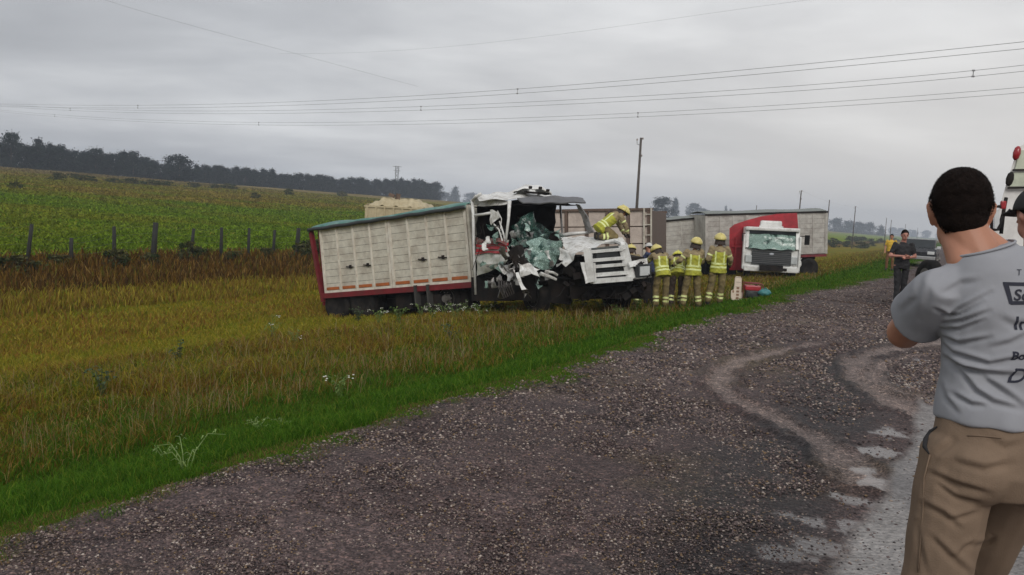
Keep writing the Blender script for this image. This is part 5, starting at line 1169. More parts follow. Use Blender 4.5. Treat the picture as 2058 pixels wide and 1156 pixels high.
def figure(loc, yaw, J_, scale=1.0, kind='fire', label='', helm=None, group=None, hat=None, top=None, legs=None, skin=None, hairm=None, vox=.016, head_tilt=(0, 0)):
    J = std(); J.update(J_); J = {k: Vector(v) for k, v in J.items()}; skin = skin or SKIN
    root = empty('person', loc, (0, 0, yaw)); root.scale = (scale,)*3; tag(root, label, 'person', group)
    hf = J['hdir'].normalized(); hu = (J['hea']-J['nec']).normalized(); hu = (hu-hf*hu.dot(hf)).normalized(); hs = hf.cross(hu)
    HM = Matrix(((hs.x, hf.x, hu.x, J['hea'].x), (hs.y, hf.y, hu.y, J['hea'].y), (hs.z, hf.z, hu.z, J['hea'].z), (0, 0, 0, 1)))
    ha = lambda x, y, z: HM @ Vector((x, y, z)); he = HM.to_euler()
    lat = (J['shR']-J['shL']).normalized(); up = (J['nec']-J['pel']).normalized(); fw = up.cross(lat).normalized()
    body = [ell(J['hea']+hu*.02, (.074, .093, .108), he), ell(ha(0, .025, -.055), (.055, .062, .062), he), cap_prim(ha(0, -.015, -.07), J['nec']-up*.03, .056, .062),
            cap_prim(ha(0, .094, .005), ha(0, .108, -.022), .009, .014), ell(ha(-.078, -.005, -.005), (.012, .020, .032), he), ell(ha(.078, -.005, -.005), (.012, .020, .032), he), ell(ha(0, .086, -.052), (.022, .012, .010), he),
            ell(ha(0, .080, .035), (.05, .014, .012), he),
            loft([(J['pel']-up*.05, .135, .10, lat, fw), (J['pel']+up*.12, .12, .09, lat, fw), (J['che'], .145, .10, lat, fw), (J['che']+up*.12, .15, .09, lat, fw), (J['nec']-up*.02, .07, .06, lat, fw)])]
    for s in 'LR':
        body += [cap_prim(J['sh'+s], J['el'+s], .046, .040), cap_prim(J['el'+s], J['wr'+s], .038, .026), cap_prim(J['hi'+s], J['kn'+s], .082, .055), cap_prim(J['kn'+s], J['an'+s], .052, .036),
                 cap_prim(J['an'+s], J['an'+s]+Vector((0, .13, -.055)), .034, .028)]
        sg = -1 if s == 'L' else 1; d = J['wr'+s]-J['el'+s]; hp = []; hand(hp, J['wr'+s], d, sg, (-sg*.6, .5, 0)); 
        if kind != 'fire': body += hp
        else: blob('glove', hp+[cap_prim(J['wr'+s]-d.normalized()*.05, J['wr'+s], .04, .034)], .010, [GLOVE], root, 2)
    blob('body', body, .011 if kind != 'fire' else .014, [skin], root, 3)
    # eyes
    for sx in (-1, 1):
        mb = MB(); e = ha(sx*.030, .086, .012); mb.lathe([(.001, -.011), (.008, -.008), (.0115, 0), (.008, .008), (.001, .011)], Matrix.Translation(e), 10); mb.build('eye', DGL, root, True)
    A = {k: np.array(v) for k, v in J.items()}; upn, latn, fwn = np.array(up), np.array(lat), np.array(fw)
    def seg(p, a, b): d = b-a; t = ((p-a)@d)/(d@d); q = a+np.clip(t, 0, 1)[:, None]*d; return t, np.linalg.norm(p-q, axis=1)
    T_ = loft([(J['pel']-up*.14, .215, .165, lat, fw), (J['pel']+up*.02, .20, .155, lat, fw), (J['pel']+up*.16, .185, .145, lat, fw), (J['che'], .205, .15, lat, fw), (J['che']+up*.10, .205, .14, lat, fw), (J['nec']-up*.04, .12, .10, lat, fw), (J['nec']+up*.01, .075, .075, lat, fw)])
    if kind != 'fire': T_ = loft([(J['pel']-up*.04, .178, .135, lat, fw), (J['pel']+up*.12, .165, .125, lat, fw), (J['che'], .185, .13, lat, fw), (J['che']+up*.10, .18, .115, lat, fw), (J['nec']-up*.04, .10, .08, lat, fw), (J['nec']+up*.0, .066, .064, lat, fw)])
    jk = [T_]; slv = 1.0 if kind == 'fire' else .62
    for s in 'LR':
        r_ = (.082, .070) if kind == 'fire' else (.062, .058)
        if kind == 'fire': jk += [cap_prim(J['sh'+s], J['el'+s], *r_), cap_prim(J['el'+s], J['el'+s].lerp(J['wr'+s], .88), .068, .058)]
        else: jk += [cap_prim(J['sh'+s], J['sh'+s].lerp(J['el'+s], slv), *r_)]
    seed = abs(hash(label)) % 97 if False else len(label)
    def wrinkle(c, n):
        w = np.sin(c[:, 2]*38+np.sin(c[:, 0]*17+seed)*2.2+seed)*np.sin(c[:, 0]*21+c[:, 1]*19+seed*2)
        w2 = np.sin(c[:, 2]*70+np.sin(c[:, 0]*30)*2+c[:, 1]*25+seed)
        return c+n*(w*.006+w2*.0025)[:, None]
    def cls(p, n):
        h = (p-A['pel'])@upn; v = (p-A['pel'])@latn; Lt = (A['nec']-A['pel'])@upn; idx = np.zeros(len(p)); fb_ = (p-A['pel'])@fwn
        tors = np.ones(len(p), bool); tl, dl = seg(p, A['shL'], A['elL']); tr, dr = seg(p, A['shR'], A['elR']); fl, dfl = seg(p, A['elL'], A['wrL']); fr, dfr = seg(p, A['elR'], A['wrR'])
        arm = ((np.minimum(dl, dr) < .085) & (np.abs(v) > .13) & (h < Lt)) | (np.minimum(dfl, dfr) < .08)
        tors = ~arm
        idx[tors & (h < Lt*.62)] = 1; idx[tors & (h < Lt*.74) & (np.abs(v) < .12)] = 1
        band = tors & (((h > -.01) & (h < .035)) | ((h > .075) & (h < .12)))
        vert = tors & (np.abs(np.abs(v)-.105) < .020) & (h > .10) & (h < Lt*.78)
        idx[band | vert] = 2
        for t, d in ((tl, dl), (tr, dr)): idx[arm & (np.abs(t-.62) < .07) & (d < .09)] = 2
        for t, d in ((fl, dfl), (fr, dfr)): idx[arm & (np.abs(t-.62) < .08) & (d < .085)] = 2
        return idx
    if kind == 'fire': blob('jacket', jk, .012, [TAN, YEL, REF], root, 3, cls, wrinkle)
    else: blob('shirt', jk, .013, [top], root, 3, None, wrinkle)
    lg = [loft([(J['pel']-up*.10, .15, .125, lat, fw), (J['pel']+up*.06, .16, .125, lat, fw)])]; k_ = 1.0 if kind == 'fire' else .82
    for s in 'LR': lg += [cap_prim(J['hi'+s], J['kn'+s], .108*k_, .088*k_), cap_prim(J['kn'+s], J['kn'+s].lerp(J['an'+s], .90), .086*k_, .082*k_)]
    def cls2(p, n):
        idx = np.zeros(len(p))
        for s in 'LR':
            t, d = seg(p, A['kn'+s], A['an'+s]); idx[((np.abs(t-.52) < .06) | (np.abs(t-.74) < .06)) & (d < .12)] = 1
        return idx
    if kind == 'fire': blob('trousers', lg, .013, [legs or TROUM, REF], root, 3, cls2, wrinkle)
    else: blob('trousers', lg, .014, [legs], root, 3, None, wrinkle)
    for s in 'LR': blob('boot', [cap_prim(J['an'+s]+Vector((0, 0, .06)), J['an'+s]+Vector((0, .0, -.03)), .058, .055), cap_prim(J['an'+s]+Vector((0, 0, -.035)), J['an'+s]+Vector((0, .15, -.045)), .052, .044)], .012, [BOOT], root, 3)
    if kind == 'fire':
        mb = MB(); mb.M = HM @ Matrix.Translation((0, -.005, .045)) @ Matrix.Rotation(R(8), 4, 'X')
        mb.sheet(lambda u, v: (lambda a, b: ((.128+.012*math.sin(b)**8)*math.sin(b)*math.cos(a), (.152+.03*(math.sin(b)**10))*math.sin(b)*math.sin(a), .125*math.cos(b)))(2*math.pi*u, .02+(math.pi*.56)*v), 36, 14, -.012)
        mb.box((0, 0, .124), (.03, .20, .02), 0, bev=.008); hm_ = mb.build('helmet', [helm or HELM], root, True)
        mb = MB(); mb.M = HM @ Matrix.Translation((0, -.005, .045)); mb.sheet(lambda u, v: ((.120+.02*v)*math.cos(math.pi*(1.02+.96*u)), (.135+.015*v)*math.sin(math.pi*(1.02+.96*u)), -.02-.15*v), 18, 6, .012); mb.build('neck_guard', NECKP, root, True)
        mb = MB(); mb.M = HM @ Matrix.Translation((0, -.005, .045)); mb.sheet(lambda u, v: (.118*math.cos(math.pi*(.12+.76*u)), .155*math.sin(math.pi*(.12+.76*u)), -.01-.05*v), 14, 3, .006); mb.build('visor', DGL, hm_, True)
    elif hairm:
        mb = MB(); mb.M = HM; mb.sheet(lambda u, v: (lambda a, b: (.080*math.sin(b)*math.cos(a), -.004+.099*math.sin(b)*math.sin(a), .02+.114*math.cos(b)))(2*math.pi*u, .02+(math.pi*(.50-.16*math.sin(2*math.pi*u)))*v), 32, 12, -.008); mb.build('hair', hairm, root, True)
    if hat:
        mb = MB(); mb.M = HM; mb.sheet(lambda u, v: (lambda a, b: (.088*math.sin(b)*math.cos(a), -.004+.107*math.sin(b)*math.sin(a), .028+.118*math.cos(b)))(2*math.pi*u, .02+(math.pi*.5)*v), 32, 12, -.008)
        mb.sheet(lambda u, v: (.085*math.cos(math.pi*u)*(1-.1*v), .08+.10*v*math.sin(math.pi*u)+.02*math.sin(math.pi*u), .035-.02*v), 14, 5, .006); mb.build('cap', hat, root, True)
    return root
def place(px, py_feet, Y_, scale=1.0):
    p = P(px, py_feet, Y_); return p
FG = 'firefighters in yellow turnout gear'
def gp(px, Y_, dz=0.0): X_ = (px-CW/2)/F*Y_; return Vector((X_, Y_, float(gz(X_, Y_))+dz))
# two upright ones with their backs to the road
figure(gp(1441, 22.0), R(-4), dict(elR=(.30, .06, 1.17), wrR=(.33, .26, 1.02), elL=(-.27, -.03, 1.16), wrL=(-.20, .20, 1.05), knL=(-.14, .03, .5), anL=(-.20, 0, .09), anR=(.10, .05, .09), hea=(-.0, .03, 1.64)), 1.03, label='rightmost firefighter in yellow gear standing straight with his back to the road', group=FG)
figure(gp(1391, 22.1), R(10), dict(nec=(.02, .04, 1.46), che=(.01, .01, 1.27), hea=(.06, .08, 1.62), elL=(-.33, .05, 1.20), wrL=(-.42, .25, 1.07), shL=(-.18, .03, 1.41), elR=(.25, .08, 1.17), wrR=(.12, .26, 1.07), knL=(-.16, .04, .5), anL=(-.22, -.02, .09), anR=(.20, -.03, .09), knR=(.15, .03, .5), hdir=(.3, 1, -.1)), 1.03, label='firefighter with one elbow out, standing between the stooping one and the rightmost one', group=FG)
# stooping, helmet low
figure(gp(1360, 22.5), R(-8), dict(che=(.0, .16, 1.18), nec=(.0, .30, 1.29), hea=(-.0, .43, 1.31), shL=(-.18, .26, 1.29), shR=(.18, .26, 1.29), elL=(-.22, .40, 1.06), elR=(.24, .38, 1.05), wrL=(-.15, .58, .98), wrR=(.17, .58, .98), knL=(-.12, .06, .50), knR=(.13, .05, .50), hdir=(0, .75, -.6)), 1.0, label='firefighter in lime helmet and dark trousers stooping forward between his colleagues', helm=HELM2, legs=TROUD, group=FG)
# bent toward the wreck, head hidden, orange-edged back
figure(gp(1330, 22.0), R(12), dict(che=(-.03, .10, 1.24), nec=(-.05, .20, 1.41), hea=(-.08, .32, 1.47), shL=(-.21, .20, 1.36), shR=(.13, .20, 1.38), elL=(-.26, .40, 1.20), elR=(.10, .42, 1.30), wrL=(-.20, .60, 1.18), wrR=(.0, .62, 1.32), knL=(-.12, .10, .5), knR=(.12, .0, .5), hdir=(0, .8, -.5)), 1.0, label='firefighter leaning into the wreck beside the torn off headlight', group=FG)
# on the bonnet, crouching and reaching right
bz = P(1215, 484, 20.9)
figure((bz.x, bz.y, bz.z), R(-72), dict(pel=(0, -.10, .36), che=(0, .18, .58), nec=(0, .34, .72), hea=(0, .46, .76), shL=(-.18, .32, .66), shR=(.18, .32, .66), elL=(-.20, .48, .42), elR=(.20, .46, .44), wrL=(-.12, .60, .20), wrR=(.14, .58, .22), hiL=(-.10, -.08, .34), hiR=(.10, -.08, .34), knL=(-.14, .24, .14), knR=(.16, .22, .12), anL=(-.12, -.20, .10), anR=(.14, -.22, .10), hdir=(0, .8, -.55)), .95, label='firefighter crouching on the crumpled bonnet and reaching down', group=FG)
q_ = gp(1272, 22.3, .05)
figure(q_, R(20), dict(che=(0, .10, 1.22), nec=(0, .20, 1.40), hea=(.02, .30, 1.50), shL=(-.18, .17, 1.34), shR=(.18, .17, 1.34), elL=(-.27, .30, 1.20), elR=(.25, .32, 1.15), wrL=(-.2, .5, 1.15), wrR=(.12, .52, 1.1), hdir=(.1, .8, -.5)), .96, label='firefighter bent down behind the bonnet below the crouching one', group=FG)
NAVY = material('navy_cloth', (.035, .045, .10), .8, var=.2); BLACKC = material('black_cloth', (.018, .017, .019), .85, var=.3); WHC = material('white_cloth', (.55, .54, .52), .8, var=.1)
figure(gp(1305, 23.3), R(40), dict(che=(0, .05, 1.27), nec=(0, .09, 1.46), hea=(.03, .14, 1.58), elL=(-.24, .15, 1.2), wrL=(-.1, .38, 1.2), elR=(.24, .1, 1.18), wrR=(.14, .34, 1.1), hdir=(0, 1, -.3)), 1.0, 'civil', 'man in navy blue shirt and white cap beside the broken bonnet', hat=WHC, top=NAVY, legs=BLACKC, hairm=HAIRM)
# man in black on the verge, arms folded, facing the camera
figure(gp(1808, 19.2, 0), R(172), dict(elL=(-.27, .02, 1.16), wrL=(-.02, .20, 1.12), elR=(.29, .04, 1.15), wrR=(.03, .22, 1.16), knR=(.07, .03, .5), anR=(.06, .03, .09), knL=(-.09, -.01, .5), anL=(-.10, -.05, .09), hea=(.0, .02, 1.64)), .96, 'civil', 'man in black standing on the muddy shoulder with folded arms', top=BLACKC, legs=BLACKC, hairm=HAIRM, skin=SKIN2)
YSH = material('yellow_cloth', (.60, .38, .04), .8, var=.15); BRT = material('brown_shorts', (.16, .075, .03), .8, var=.2)
figure(gp(1783, 38.5), R(150), dict(), .93, 'civil', 'distant person in yellow shirt behind the man in black', top=YSH, legs=BRT, hairm=HAIRM)
# onlooker at the right edge with a dark cap
figure((2.62, 4.30, .0), R(2), dict(elL=(-.27, .12, 1.18), wrL=(-.12, .36, 1.2), knL=(-.12, .03, .5), hea=(-.0, .03, 1.66), hdir=(-.12, 1, -.05)), 1.015, 'civil', 'onlooker in dark cap half hidden at the right edge of the picture', top=BLACKC, legs=BLACKC, hat=BLACKC, hairm=HAIRM, skin=SKIN2)

# ------------------------------------------------------------ the onlooker in the grey T-shirt (foreground)
MX, MY, MYAW = 1.362, 2.33, R(6)
man = empty('person', (MX, MY, 0), (0, 0, MYAW)); tag(man, 'dark haired man in grey printed T-shirt and brown trousers watching from the foreground', 'person')
MM = Matrix.Translation((MX, MY, 0)) @ Matrix.Rotation(MYAW, 4, 'Z'); IM = MM.inverted()
def ML(px, py, Y_): return IM @ P(px, py, Y_)
HC_ = ML(1930, 427, 2.40); HR = Euler((R(-6), R(-3), R(-27))); HMm = Matrix.Translation(HC_) @ HR.to_matrix().to_4x4() @ Matrix.Diagonal((.95, .95, .95, 1))
ha = lambda x, y, z: HMm @ Vector((x, y, z)); he = HMm.to_euler()
shL, elL, wrL = Vector((-.192, .02, 1.405)), ML(1817, 668, 2.54), ML(1940, 605, 2.70)
shR, elR, wrR = Vector((.175, .02, 1.46)), Vector((.30, .20, 1.28)), ML(1990, 600, 2.74)
hiL, knL, anL = Vector((-.105, -.005, .93)), Vector((-.140, .0, .50)), Vector((-.15, -.05, .09))
hiR, knR, anR = Vector((.085, .0, .93)), ML(1945, 1190, 2.62), ML(1942, 1480, 2.66); anR.z = .09
bd = [ell(ha(0, -.002, .025), (.070, .092, .098), he), ell(ha(-.014, -.012, .030), (.060, .080, .086), he), ell(ha(.014, -.012, .030), (.060, .080, .086), he), ell(ha(0, -.035, -.01), (.064, .062, .075), he), ell(ha(0, .03, -.055), (.056, .062, .058), he), ell(ha(0, .072, -.085), (.028, .026, .024), he),
      cap_prim(ha(0, -.026, -.035), (-.088, .015, 1.49), .056, .068), cap_prim(ha(-.03, -.015, -.05), (-.14, .01, 1.49), .03, .04), cap_prim(ha(.03, -.015, -.05), (-.03, .01, 1.51), .03, .045),
      cap_prim(ha(0, .094, .0), ha(0, .112, -.028), .009, .015), ell(ha(0, .086, -.058), (.024, .012, .011), he), ell(ha(0, .078, .030), (.052, .016, .012), he), ell(ha(-.045, .06, -.02), (.022, .024, .02), he), ell(ha(.045, .06, -.02), (.022, .024, .02), he),
      loft([((0, 0, .90), .15, .11), ((0, 0, 1.10), .14, .10), ((0, 0, 1.3), .16, .11), ((-.03, 0, 1.42), .12, .08), ((-.08, .0, 1.50), .06, .06)])]
for sg in (-1, 1):
    e0 = lambda x, y, z: ha(sg*x, y, z)
    bd += [cap_prim(e0(.072, .004, -.028), e0(.080, -.002, .022), .008, .011), cap_prim(e0(.080, -.004, .026), e0(.086, -.018, .018), .008, .008), cap_prim(e0(.086, -.018, .018), e0(.083, -.018, -.008), .008, .007), cap_prim(e0(.083, -.018, -.008), e0(.072, -.002, -.034), .007, .008)]
for (a, b, c, sg) in ((shL, elL, wrL, -1), (shR, elR, wrR, 1)):
    bd += [cap_prim(a, b, .056, .050), cap_prim(b, b.lerp(c, .35), .049, .047), cap_prim(b.lerp(c, .35), c, .047, .030)]; hand(bd, c, ((wrL+wrR)/2+Vector((0, .09, .05))-c), sg, (-sg*.9, .2, .2), 1.0, .5)
for (a, b, c) in ((hiL, knL, anL), (hiR, knR, anR)): bd += [cap_prim(a, b, .085, .058), cap_prim(b, c, .055, .038), cap_prim(c, c+Vector((0, .13, -.05)), .036, .03)]
blob('body', bd, .0055, [SKIN], man, 5)
for sx in (-1, 1):
    mb = MB(); mb.lathe([(.001, -.012), (.009, -.009), (.0125, 0), (.009, .009), (.001, .012)], Matrix.Translation(ha(sx*.030, .082, .008)), 12); mb.build('eye', PLASW, man, True)
# short hair: a cap of scalp hair with a soft ragged edge
def hairline(a):
    "polar angle of the hairline round the head; a=0 right ear, pi/2 face, 3pi/2 nape"
    f = math.sin(a)
    return math.pi*(.555 if f < 0 else .555-.23*f)+(.33*math.pi*max(0, -f)**1.1*.62)-.16*math.exp(-((math.cos(a))**2-1)**2/.05)
body_o = man.children[0]
from mathutils.bvhtree import BVHTree
BH = BVHTree.FromPolygons([v.co.copy() for v in body_o.data.vertices], [tuple(q.vertices) for q in body_o.data.polygons])
hc0 = ha(0, -.008, .012)
def hsurf(a, b, ex=0.0):
    d = (ha(math.sin(b)*math.cos(a)*.076, -.008+math.sin(b)*math.sin(a)*.098, .012+math.cos(b)*.108)-hc0).normalized()
    h = BH.ray_cast(hc0+d*.14, -d); q = h[0] if h[0] is not None else hc0+d*.09
    dl = (math.sin(b)*math.cos(a)*.076, math.sin(b)*math.sin(a)*.098, math.cos(b)*.108); dn_ = math.sqrt(sum(k*k for k in dl))
    e_ = 2.35; re = .95/((abs(dl[0]/dn_)/.072)**e_+(abs(dl[1]/dn_)/.096)**e_+(abs(dl[2]/dn_)/.104)**e_)**(1/e_)
    if (q-hc0).length > re or b < 1.3: q = hc0+d*re
    return q+d*ex*.9
gh = random.Random(3)
mb = MB()
def hs_(u, v):
    a = 2*math.pi*u; b = .01+hairline(a)*v; th = .0085*min(1, (1-v)*3.0)+.0012*math.sin(a*13+b*9)*math.sin(b*17)*min(1, (1-v)*3)-.0015*(v > .97)
    if b < .7: th += .003*(1-b/.7)
    return hsurf(a, b, th)
mb.sheet(hs_, 96, 48, -.004); hobj = mb.build('hair', HAIRM, man, True)
mb = MB(); vs_, fs_ = [], []
for q in range(26000):
    a = gh.random()*2*math.pi; v = 1-.9*gh.random()**1.25 if q % 2 else gh.random(); v = v*1.0+(.06*gh.random()**2 if q % 5 == 0 else 0); b = min(hairline(a)*1.10, math.acos(max(-1, 1-(1-math.cos(hairline(a)))*v))); p = hsurf(a, b, .0085*min(1, max(0, 1-b/hairline(a))*3)); n_ = (p-ha(0, 0, .01)).normalized()
    dn = Vector((0, 0, -1)); L = gh.uniform(.006, .014)*(1-.68*min(1, b/(hairline(a)))); t_ = (n_*gh.uniform(.5, 1.0)+dn*.8+Vector((gh.uniform(-.4, .4), gh.uniform(-.4, .4), gh.uniform(-.3, .3)))).normalized()
    sd_ = t_.cross(n_).normalized()*.0008; k = len(vs_); vs_ += [p-sd_, p+sd_, p+t_*L]; fs_.append((k, k+1, k+2))
for q in range(11000):
    a = gh.random()*2*math.pi; f_ = 1+.13*gh.random()**1.6-.03; b = hairline(a)*f_
    p = hsurf(a, b, .0004); t_ = (Vector((gh.uniform(-.35, .35), gh.uniform(-.35, .35), -1))+(p-hc0).normalized()*.35).normalized(); sd_ = t_.cross((p-hc0).normalized()).normalized()*.0006; k = len(vs_); vs_ += [p-sd_, p+sd_, p+t_*gh.uniform(.002, .005)]; fs_.append((k, k+1, k+2))
for q in range(9000):
    a = gh.random()*2*math.pi; b = math.acos(1-gh.random()*1.25); b = min(b, hairline(a)*.9); p = hsurf(a, b, .010); n_ = (p-hc0).normalized(); t_ = (n_+Vector((gh.uniform(-.6, .6), gh.uniform(-.6, .6), gh.uniform(-.5, .3)))).normalized(); sd_ = t_.cross(n_).normalized()*.0007; k = len(vs_); vs_ += [p-sd_, p+sd_, p+t_*gh.uniform(.003, .009)]; fs_.append((k, k+1, k+2))
mobj('hair_strands', vs_, fs_, HAIRM, hobj)
# T-shirt
SHIRT = material('grey_jersey', (.295, .30, .325), .9, var=.05, vscale=14, bump=.12, bscale=500, spec=.15)
def pl_dist(c, pts):
    best = np.full(len(c), 9.0); sgn = np.zeros(len(c)); T_ = np.zeros(len(c)); n = len(pts)-1
    for i in range(n):
        a, b = np.array(pts[i]), np.array(pts[i+1]); d = b-a; t = np.clip(((c-a)@d)/(d@d), 0, 1); e = np.linalg.norm(c-a-t[:, None]*d, axis=1); m = e < best
        best[m] = e[m]; T_[m] = ((i+t)/n)[m]
    return best, T_
def folds(spec, Yd, inv):
    out_ = []
    for pp, w, amp in spec: out_.append(([tuple(inv @ P(x_, y_, Yd)) for x_, y_ in pp], w, amp))
    return out_
eye_l = np.array(IM @ Vector((0, 0, CAMZ)))
def fold_disp(c, n, fl):
    "creases run along lines on the cloth: a groove with a raised roll above it; lines are matched across the cloth, square to the sight line of the back"
    vdir = c-eye_l; vd = vdir/np.linalg.norm(vdir, axis=1)[:, None]; tot = np.zeros(len(c))
    facing = np.clip(-(n*vd).sum(1)*2.5, 0, 1)
    for pts, w, amp in fl:
        P3 = np.array(pts)
        # carry cloth points onto the plane of the fold line by central scaling
        ref = np.linalg.norm(P3.mean(0)-eye_l); rr = np.linalg.norm(vdir, axis=1)
        cp = eye_l+vdir*(ref/rr)[:, None]
        P4 = eye_l+(P3-eye_l)*(ref/np.linalg.norm(P3-eye_l, axis=1))[:, None]
        d, t = pl_dist(cp, P4); d2, _ = pl_dist(cp-np.array((0, 0, w*1.25)), P4); e = np.sin(np.clip(t, .02, .98)*math.pi)**.5
        tot += 1.55*(-amp*np.exp(-(d/(w*.9))**2)+amp*.8*np.exp(-(d2/(w*1.2))**2))*e
    return c+n*(tot*facing)[:, None]
SF = [([(1880, 622), (1906, 633), (1948, 612), (1992, 588)], .0065, .0065), ([(1895, 636), (1927, 633), (1975, 606)], .006, .006), ([(1896, 650), (1935, 645), (1989, 625)], .0065, .006), ([(1889, 662), (1927, 662), (1978, 643)], .006, .0055),
      ([(1885, 674), (1927, 691), (1992, 679)], .007, .0065), ([(1886, 684), (1914, 710), (1989, 733), (2060, 718)], .008, .007), ([(1898, 712), (1939, 741), (2010, 751)], .008, .007), ([(1888, 712), (1918, 734), (1977, 753), (2060, 755)], .009, .0065),
      ([(1896, 722), (1937, 755), (1961, 787), (1997, 810), (2050, 823)], .009, .008), ([(1969, 755), (2016, 787), (2060, 820)], .009, .007), ([(1912, 791), (1953, 814), (1983, 816)], .008, .006), ([(1885, 760), (1900, 800), (1925, 830)], .009, .005),
      ([(1872, 556), (1866, 590), (1850, 640)], .011, .005), ([(1852, 560), (1838, 600), (1812, 625)], .010, .004), ([(1895, 590), (1930, 570), (1965, 565)], .009, .004), ([(2010, 640), (2040, 655), (2080, 650)], .012, .004), ([(1990, 700), (2030, 690), (2070, 670)], .010, .005)]
SFL = folds(SF, 2.2, IM)
def shirt_post(c, n):
    w = np.sin(c[:, 2]*22+c[:, 0]*9)*np.sin(c[:, 0]*15+1+c[:, 2]*6)*.0025
    c = c+n*w[:, None]
    hem = np.clip((1.12-c[:, 2])/.06, 0, 1)*np.clip(1-np.abs(c[:, 0])/.5, 0, 1); c = c+n*(hem*.004*np.sin(np.arctan2(c[:, 1], c[:, 0])*9))[:, None]
    return fold_disp(c, n, SFL)
def sleeve(a, b):
    d = (b-a).normalized(); s1 = d.cross(Vector((0, 0, 1))).normalized(); s2 = d.cross(s1); q = lambda t, r_, k=1.0: (a.lerp(b, t), r_, r_*k, s1, s2)
    return loft([q(-.2, .05), q(.0, .070), q(.25, .074, 1.05), q(.45, .075, 1.08), q(.62, .080, 1.1)])
TX = (1, 0, .12)
prs = [loft([((0, .0, 1.055), .168, .142), ((0, 0, 1.09), .166, .140), ((0, 0, 1.18), .158, .130), ((0, -.005, 1.28), .168, .134, TX), ((-.01, -.008, 1.37), .172, .130, TX), ((-.03, -.006, 1.43), .158, .120, TX), ((-.055, -.002, 1.48), .125, .104, TX), ((-.078, .006, 1.512), .094, .090, (1, 0, .25)), ((-.088, .012, 1.530), .078, .080, (1, 0, .34))]),
       sleeve(shL, elL), sleeve(shR, elR), cap_prim((-.12, .0, 1.455), shL, .055, .064), cap_prim((.02, .0, 1.49), shR, .055, .066), ell((-.06, -.045, 1.37), (.11, .085, .11)), ell((.07, -.045, 1.39), (.11, .085, .11))]
tee = blob('t_shirt', prs, .0048, [SHIRT], man, 24, None, shirt_post)
mb = MB(); pts = []
for k in range(33):
    a = 2*math.pi*k/32; pts.append((-.088+.078*math.cos(a), .012+.080*math.sin(a), 1.528+.34*.078*math.cos(a)+.006*math.sin(a+math.pi)))
mb.tube(pts, .0038, 6); mb.build('neck_band', SHIRT, tee, True)
# print on the back of the shirt
INK = material('dark_print', (.022, .024, .04), .85, var=.3)
bpy.context.view_layer.update()
tv = [v.co.copy() for v in tee.data.vertices]; tf = [tuple(p.vertices) for p in tee.data.polygons]; BVH = BVHTree.FromPolygons(tv, tf)
def onback(x, z):
    h = BVH.ray_cast(Vector((x, -.6, z)), Vector((0, 1, 0)))
    return (h[0]+h[1]*.0016) if h[0] is not None else Vector((x, -.14, z))
def print_mesh(name, verts2, faces, parent):
    vs_ = [onback(x, z) for x, z in verts2]; return mobj(name, vs_, faces, INK, parent)
def text2d(s, size, x, z, shear=0.0, bold=.0, rot=0.0, font_off=0):
    cu = bpy.data.curves.new('t', 'FONT'); cu.body = s; cu.size = size; cu.shear = shear; cu.offset = bold; cu.resolution_u = 4
    o = bpy.data.objects.new('t', cu); COL.objects.link(o); dg = bpy.context.evaluated_depsgraph_get(); me = bpy.data.meshes.new_from_object(o.evaluated_get(dg))
    bm = bmesh.new(); bm.from_mesh(me); bmesh.ops.subdivide_edges(bm, edges=[e for e in bm.edges if e.calc_length() > .012], cuts=2, use_grid_fill=False); bmesh.ops.triangulate(bm, faces=bm.faces[:])
    cr_, sr_ = math.cos(rot), math.sin(rot); v2 = [(x+v.co.x*cr_-v.co.y*sr_, z+v.co.x*sr_+v.co.y*cr_) for v in bm.verts]; fs_ = [tuple(v.index for v in f.verts) for f in bm.faces]
    bm.free(); bpy.data.objects.remove(o); return v2, fs_
def quadgrid(x0, z0, x1, z1, x2, z2, x3, z3, nu=24, nv=4):
    vs_ = []; 
    for i in range(nu+1):
        for j in range(nv+1):
            u, v = i/nu, j/nv; vs_.append(((x0*(1-u)+x1*u)*(1-v)+(x3*(1-u)+x2*u)*v, (z0*(1-u)+z1*u)*(1-v)+(z3*(1-u)+z2*u)*v))
    w = nv+1; return vs_, [(i*w+j, i*w+j+1, (i+1)*w+j+1, (i+1)*w+j) for i in range(nu) for j in range(nv)]
BX = -.098; BZ = 1.425   # left end of the banner on the back
pm = print_mesh
pr_ = empty('back_print', (0, 0, 0), parent=tee)
v, f = quadgrid(BX, BZ+.012, BX+.20, BZ+.020, BX+.20, BZ+.029, BX-.002, BZ+.021); pm('banner_edge', v, f, pr_)
v, f = quadgrid(BX+.014, BZ-.036, BX+.20, BZ-.022, BX+.20, BZ-.013, BX+.011, BZ-.027); pm('banner_edge', v, f, pr_)
v, f = quadgrid(BX+.010, BZ-.034, BX+.020, BZ-.034, BX+.010, BZ+.018, BX-.002, BZ+.018, 3, 12); pm('banner_edge', v, f, pr_)
v, f = text2d('Scha', .040, BX+.020, BZ-.024, .2, .0008, R(3)); pm('lettering', v, f, pr_)
v, f = text2d('Imp', .050, BX+.026, BZ-.100, 0, .0006, R(3)); pm('lettering', v, f, pr_)
v, f = text2d('Bou', .030, BX+.028, BZ-.178, 0, .001, R(3)); pm('lettering', v, f, pr_)
v, f = text2d('D', .056, BX+.026, BZ-.240, .35, .0006, R(3)); pm('lettering', v, f, pr_)
v, f = text2d('T', .022, BX+.030, BZ+.040, .25, 0, R(3)); pm('lettering', v, f, pr_)
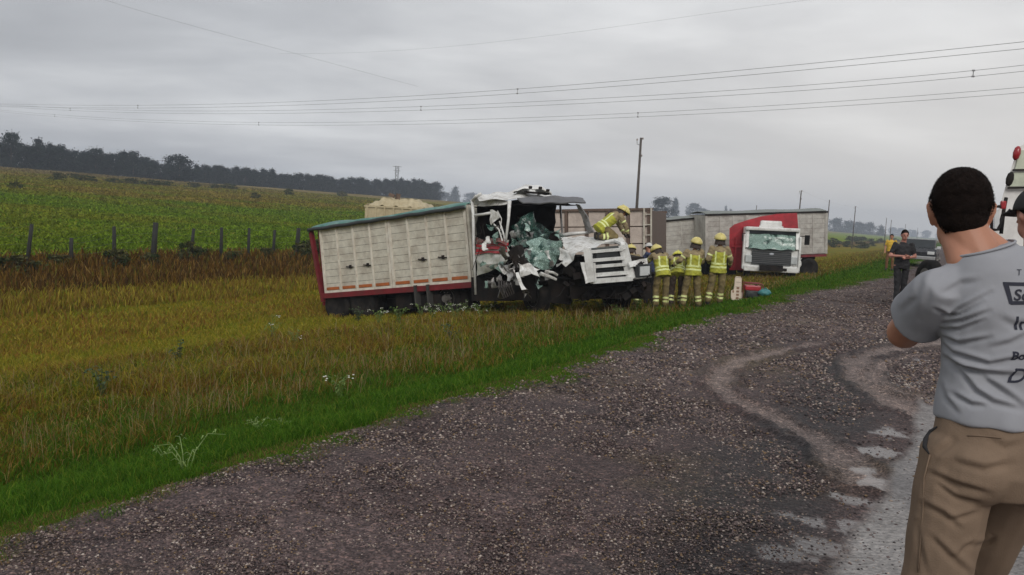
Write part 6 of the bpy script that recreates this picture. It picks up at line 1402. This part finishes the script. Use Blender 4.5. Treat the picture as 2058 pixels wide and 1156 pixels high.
# trousers
TROU = material('brown_chino', (.19, .135, .095), .88, var=.10, vscale=7, bump=.25, bscale=260, spec=.2)
PF = [([(1878, 915), (1917, 885)], .010, .007), ([(1868, 950), (1917, 972), (1988, 993)], .010, .007), ([(1852, 1012), (1898, 1035), (1930, 1062)], .010, .007), ([(1872, 1080), (1910, 1118), (1950, 1154)], .011, .008), ([(1915, 928), (1977, 944), (2032, 932)], .012, .007),
      ([(1880, 970), (1920, 1000), (1970, 1012)], .009, .006), ([(1905, 1045), (1935, 1040), (1965, 1030)], .009, .006), ([(1920, 1120), (1940, 1100), (1960, 1090)], .008, .006), ([(1842, 1050), (1850, 1100), (1862, 1150)], .010, .006), ([(1960, 1100), (1985, 1090), (1998, 1080)], .008, .006), ([(1985, 880), (2020, 900), (2058, 890)], .012, .004)]
PFL = folds(PF, 2.2, IM)
def tpost(c, n):
    c = c+n*(np.sin(c[:, 2]*31+c[:, 0]*12)*np.sin(c[:, 0]*19+c[:, 2]*9)*.003)[:, None]
    return fold_disp(c, n, PFL)
tr_ = [loft([((0, 0, .86), .155, .125), ((0, -.012, .93), .176, .142), ((0, -.010, 1.0), .170, .136), ((0, 0, 1.075), .160, .124)]), ell((-.085, -.055, .93), (.095, .095, .10)), ell((.085, -.055, .93), (.095, .095, .10)),
       cap_prim(hiL, knL, .108, .088), cap_prim(knL, anL+Vector((0, 0, .05)), .088, .078), cap_prim(hiR, knR, .100, .074), cap_prim(knR, anR+Vector((0, 0, .05)), .074, .068)]
trs = blob('trousers', tr_, .006, [TROU], man, 6, None, tpost)
tv = [v.co.copy() for v in trs.data.vertices]; tf = [tuple(p.vertices) for p in trs.data.polygons]; BVH2 = BVHTree.FromPolygons(tv, tf)
def onleg(px, py, off=.002):
    o_ = Vector(eye_l); d = (IM @ P(px, py, 2.2)-o_).normalized(); h = BVH2.ray_cast(o_, d); return (h[0]+h[1]*off) if h[0] is not None else IM @ P(px, py, 2.2)
mb = MB(); mb.tube([onleg(1884, 858), onleg(1872, 868), onleg(1862, 885), onleg(1860, 898), onleg(1868, 912)], [.002, .006, .008, .007, .002], 8); mb.build('pocket_opening', BLACKC, trs, True)
mb = MB(); mb.tube([onleg(1870, 914), onleg(1858, 960), onleg(1856, 1020), onleg(1850, 1100), onleg(1846, 1150)], .0022, 5); mb.build('side_seam', TROU, trs, True)
mb = MB(); mb.tube([onleg(1945, 876), onleg(1965, 876), onleg(1995, 878), onleg(2012, 880)], .0018, 5); mb.build('back_pocket', TROU, trs, True)
for c in (anL, anR): blob('shoe', [cap_prim(c+Vector((0, -.02, -.03)), c+Vector((0, .16, -.045)), .046, .040)], .010, [BOOT], man, 3)
# phone held up in front of him
mb = MB(); mb.box(tuple((wrL+wrR)/2+Vector((0, .09, .05))), (.15, .010, .075), 0, bev=.004); ph = mb.build('mobile_phone', DGL); ph.matrix_world = MM; tag(ph, 'dark phone held up by the man in the grey T-shirt', 'phone')
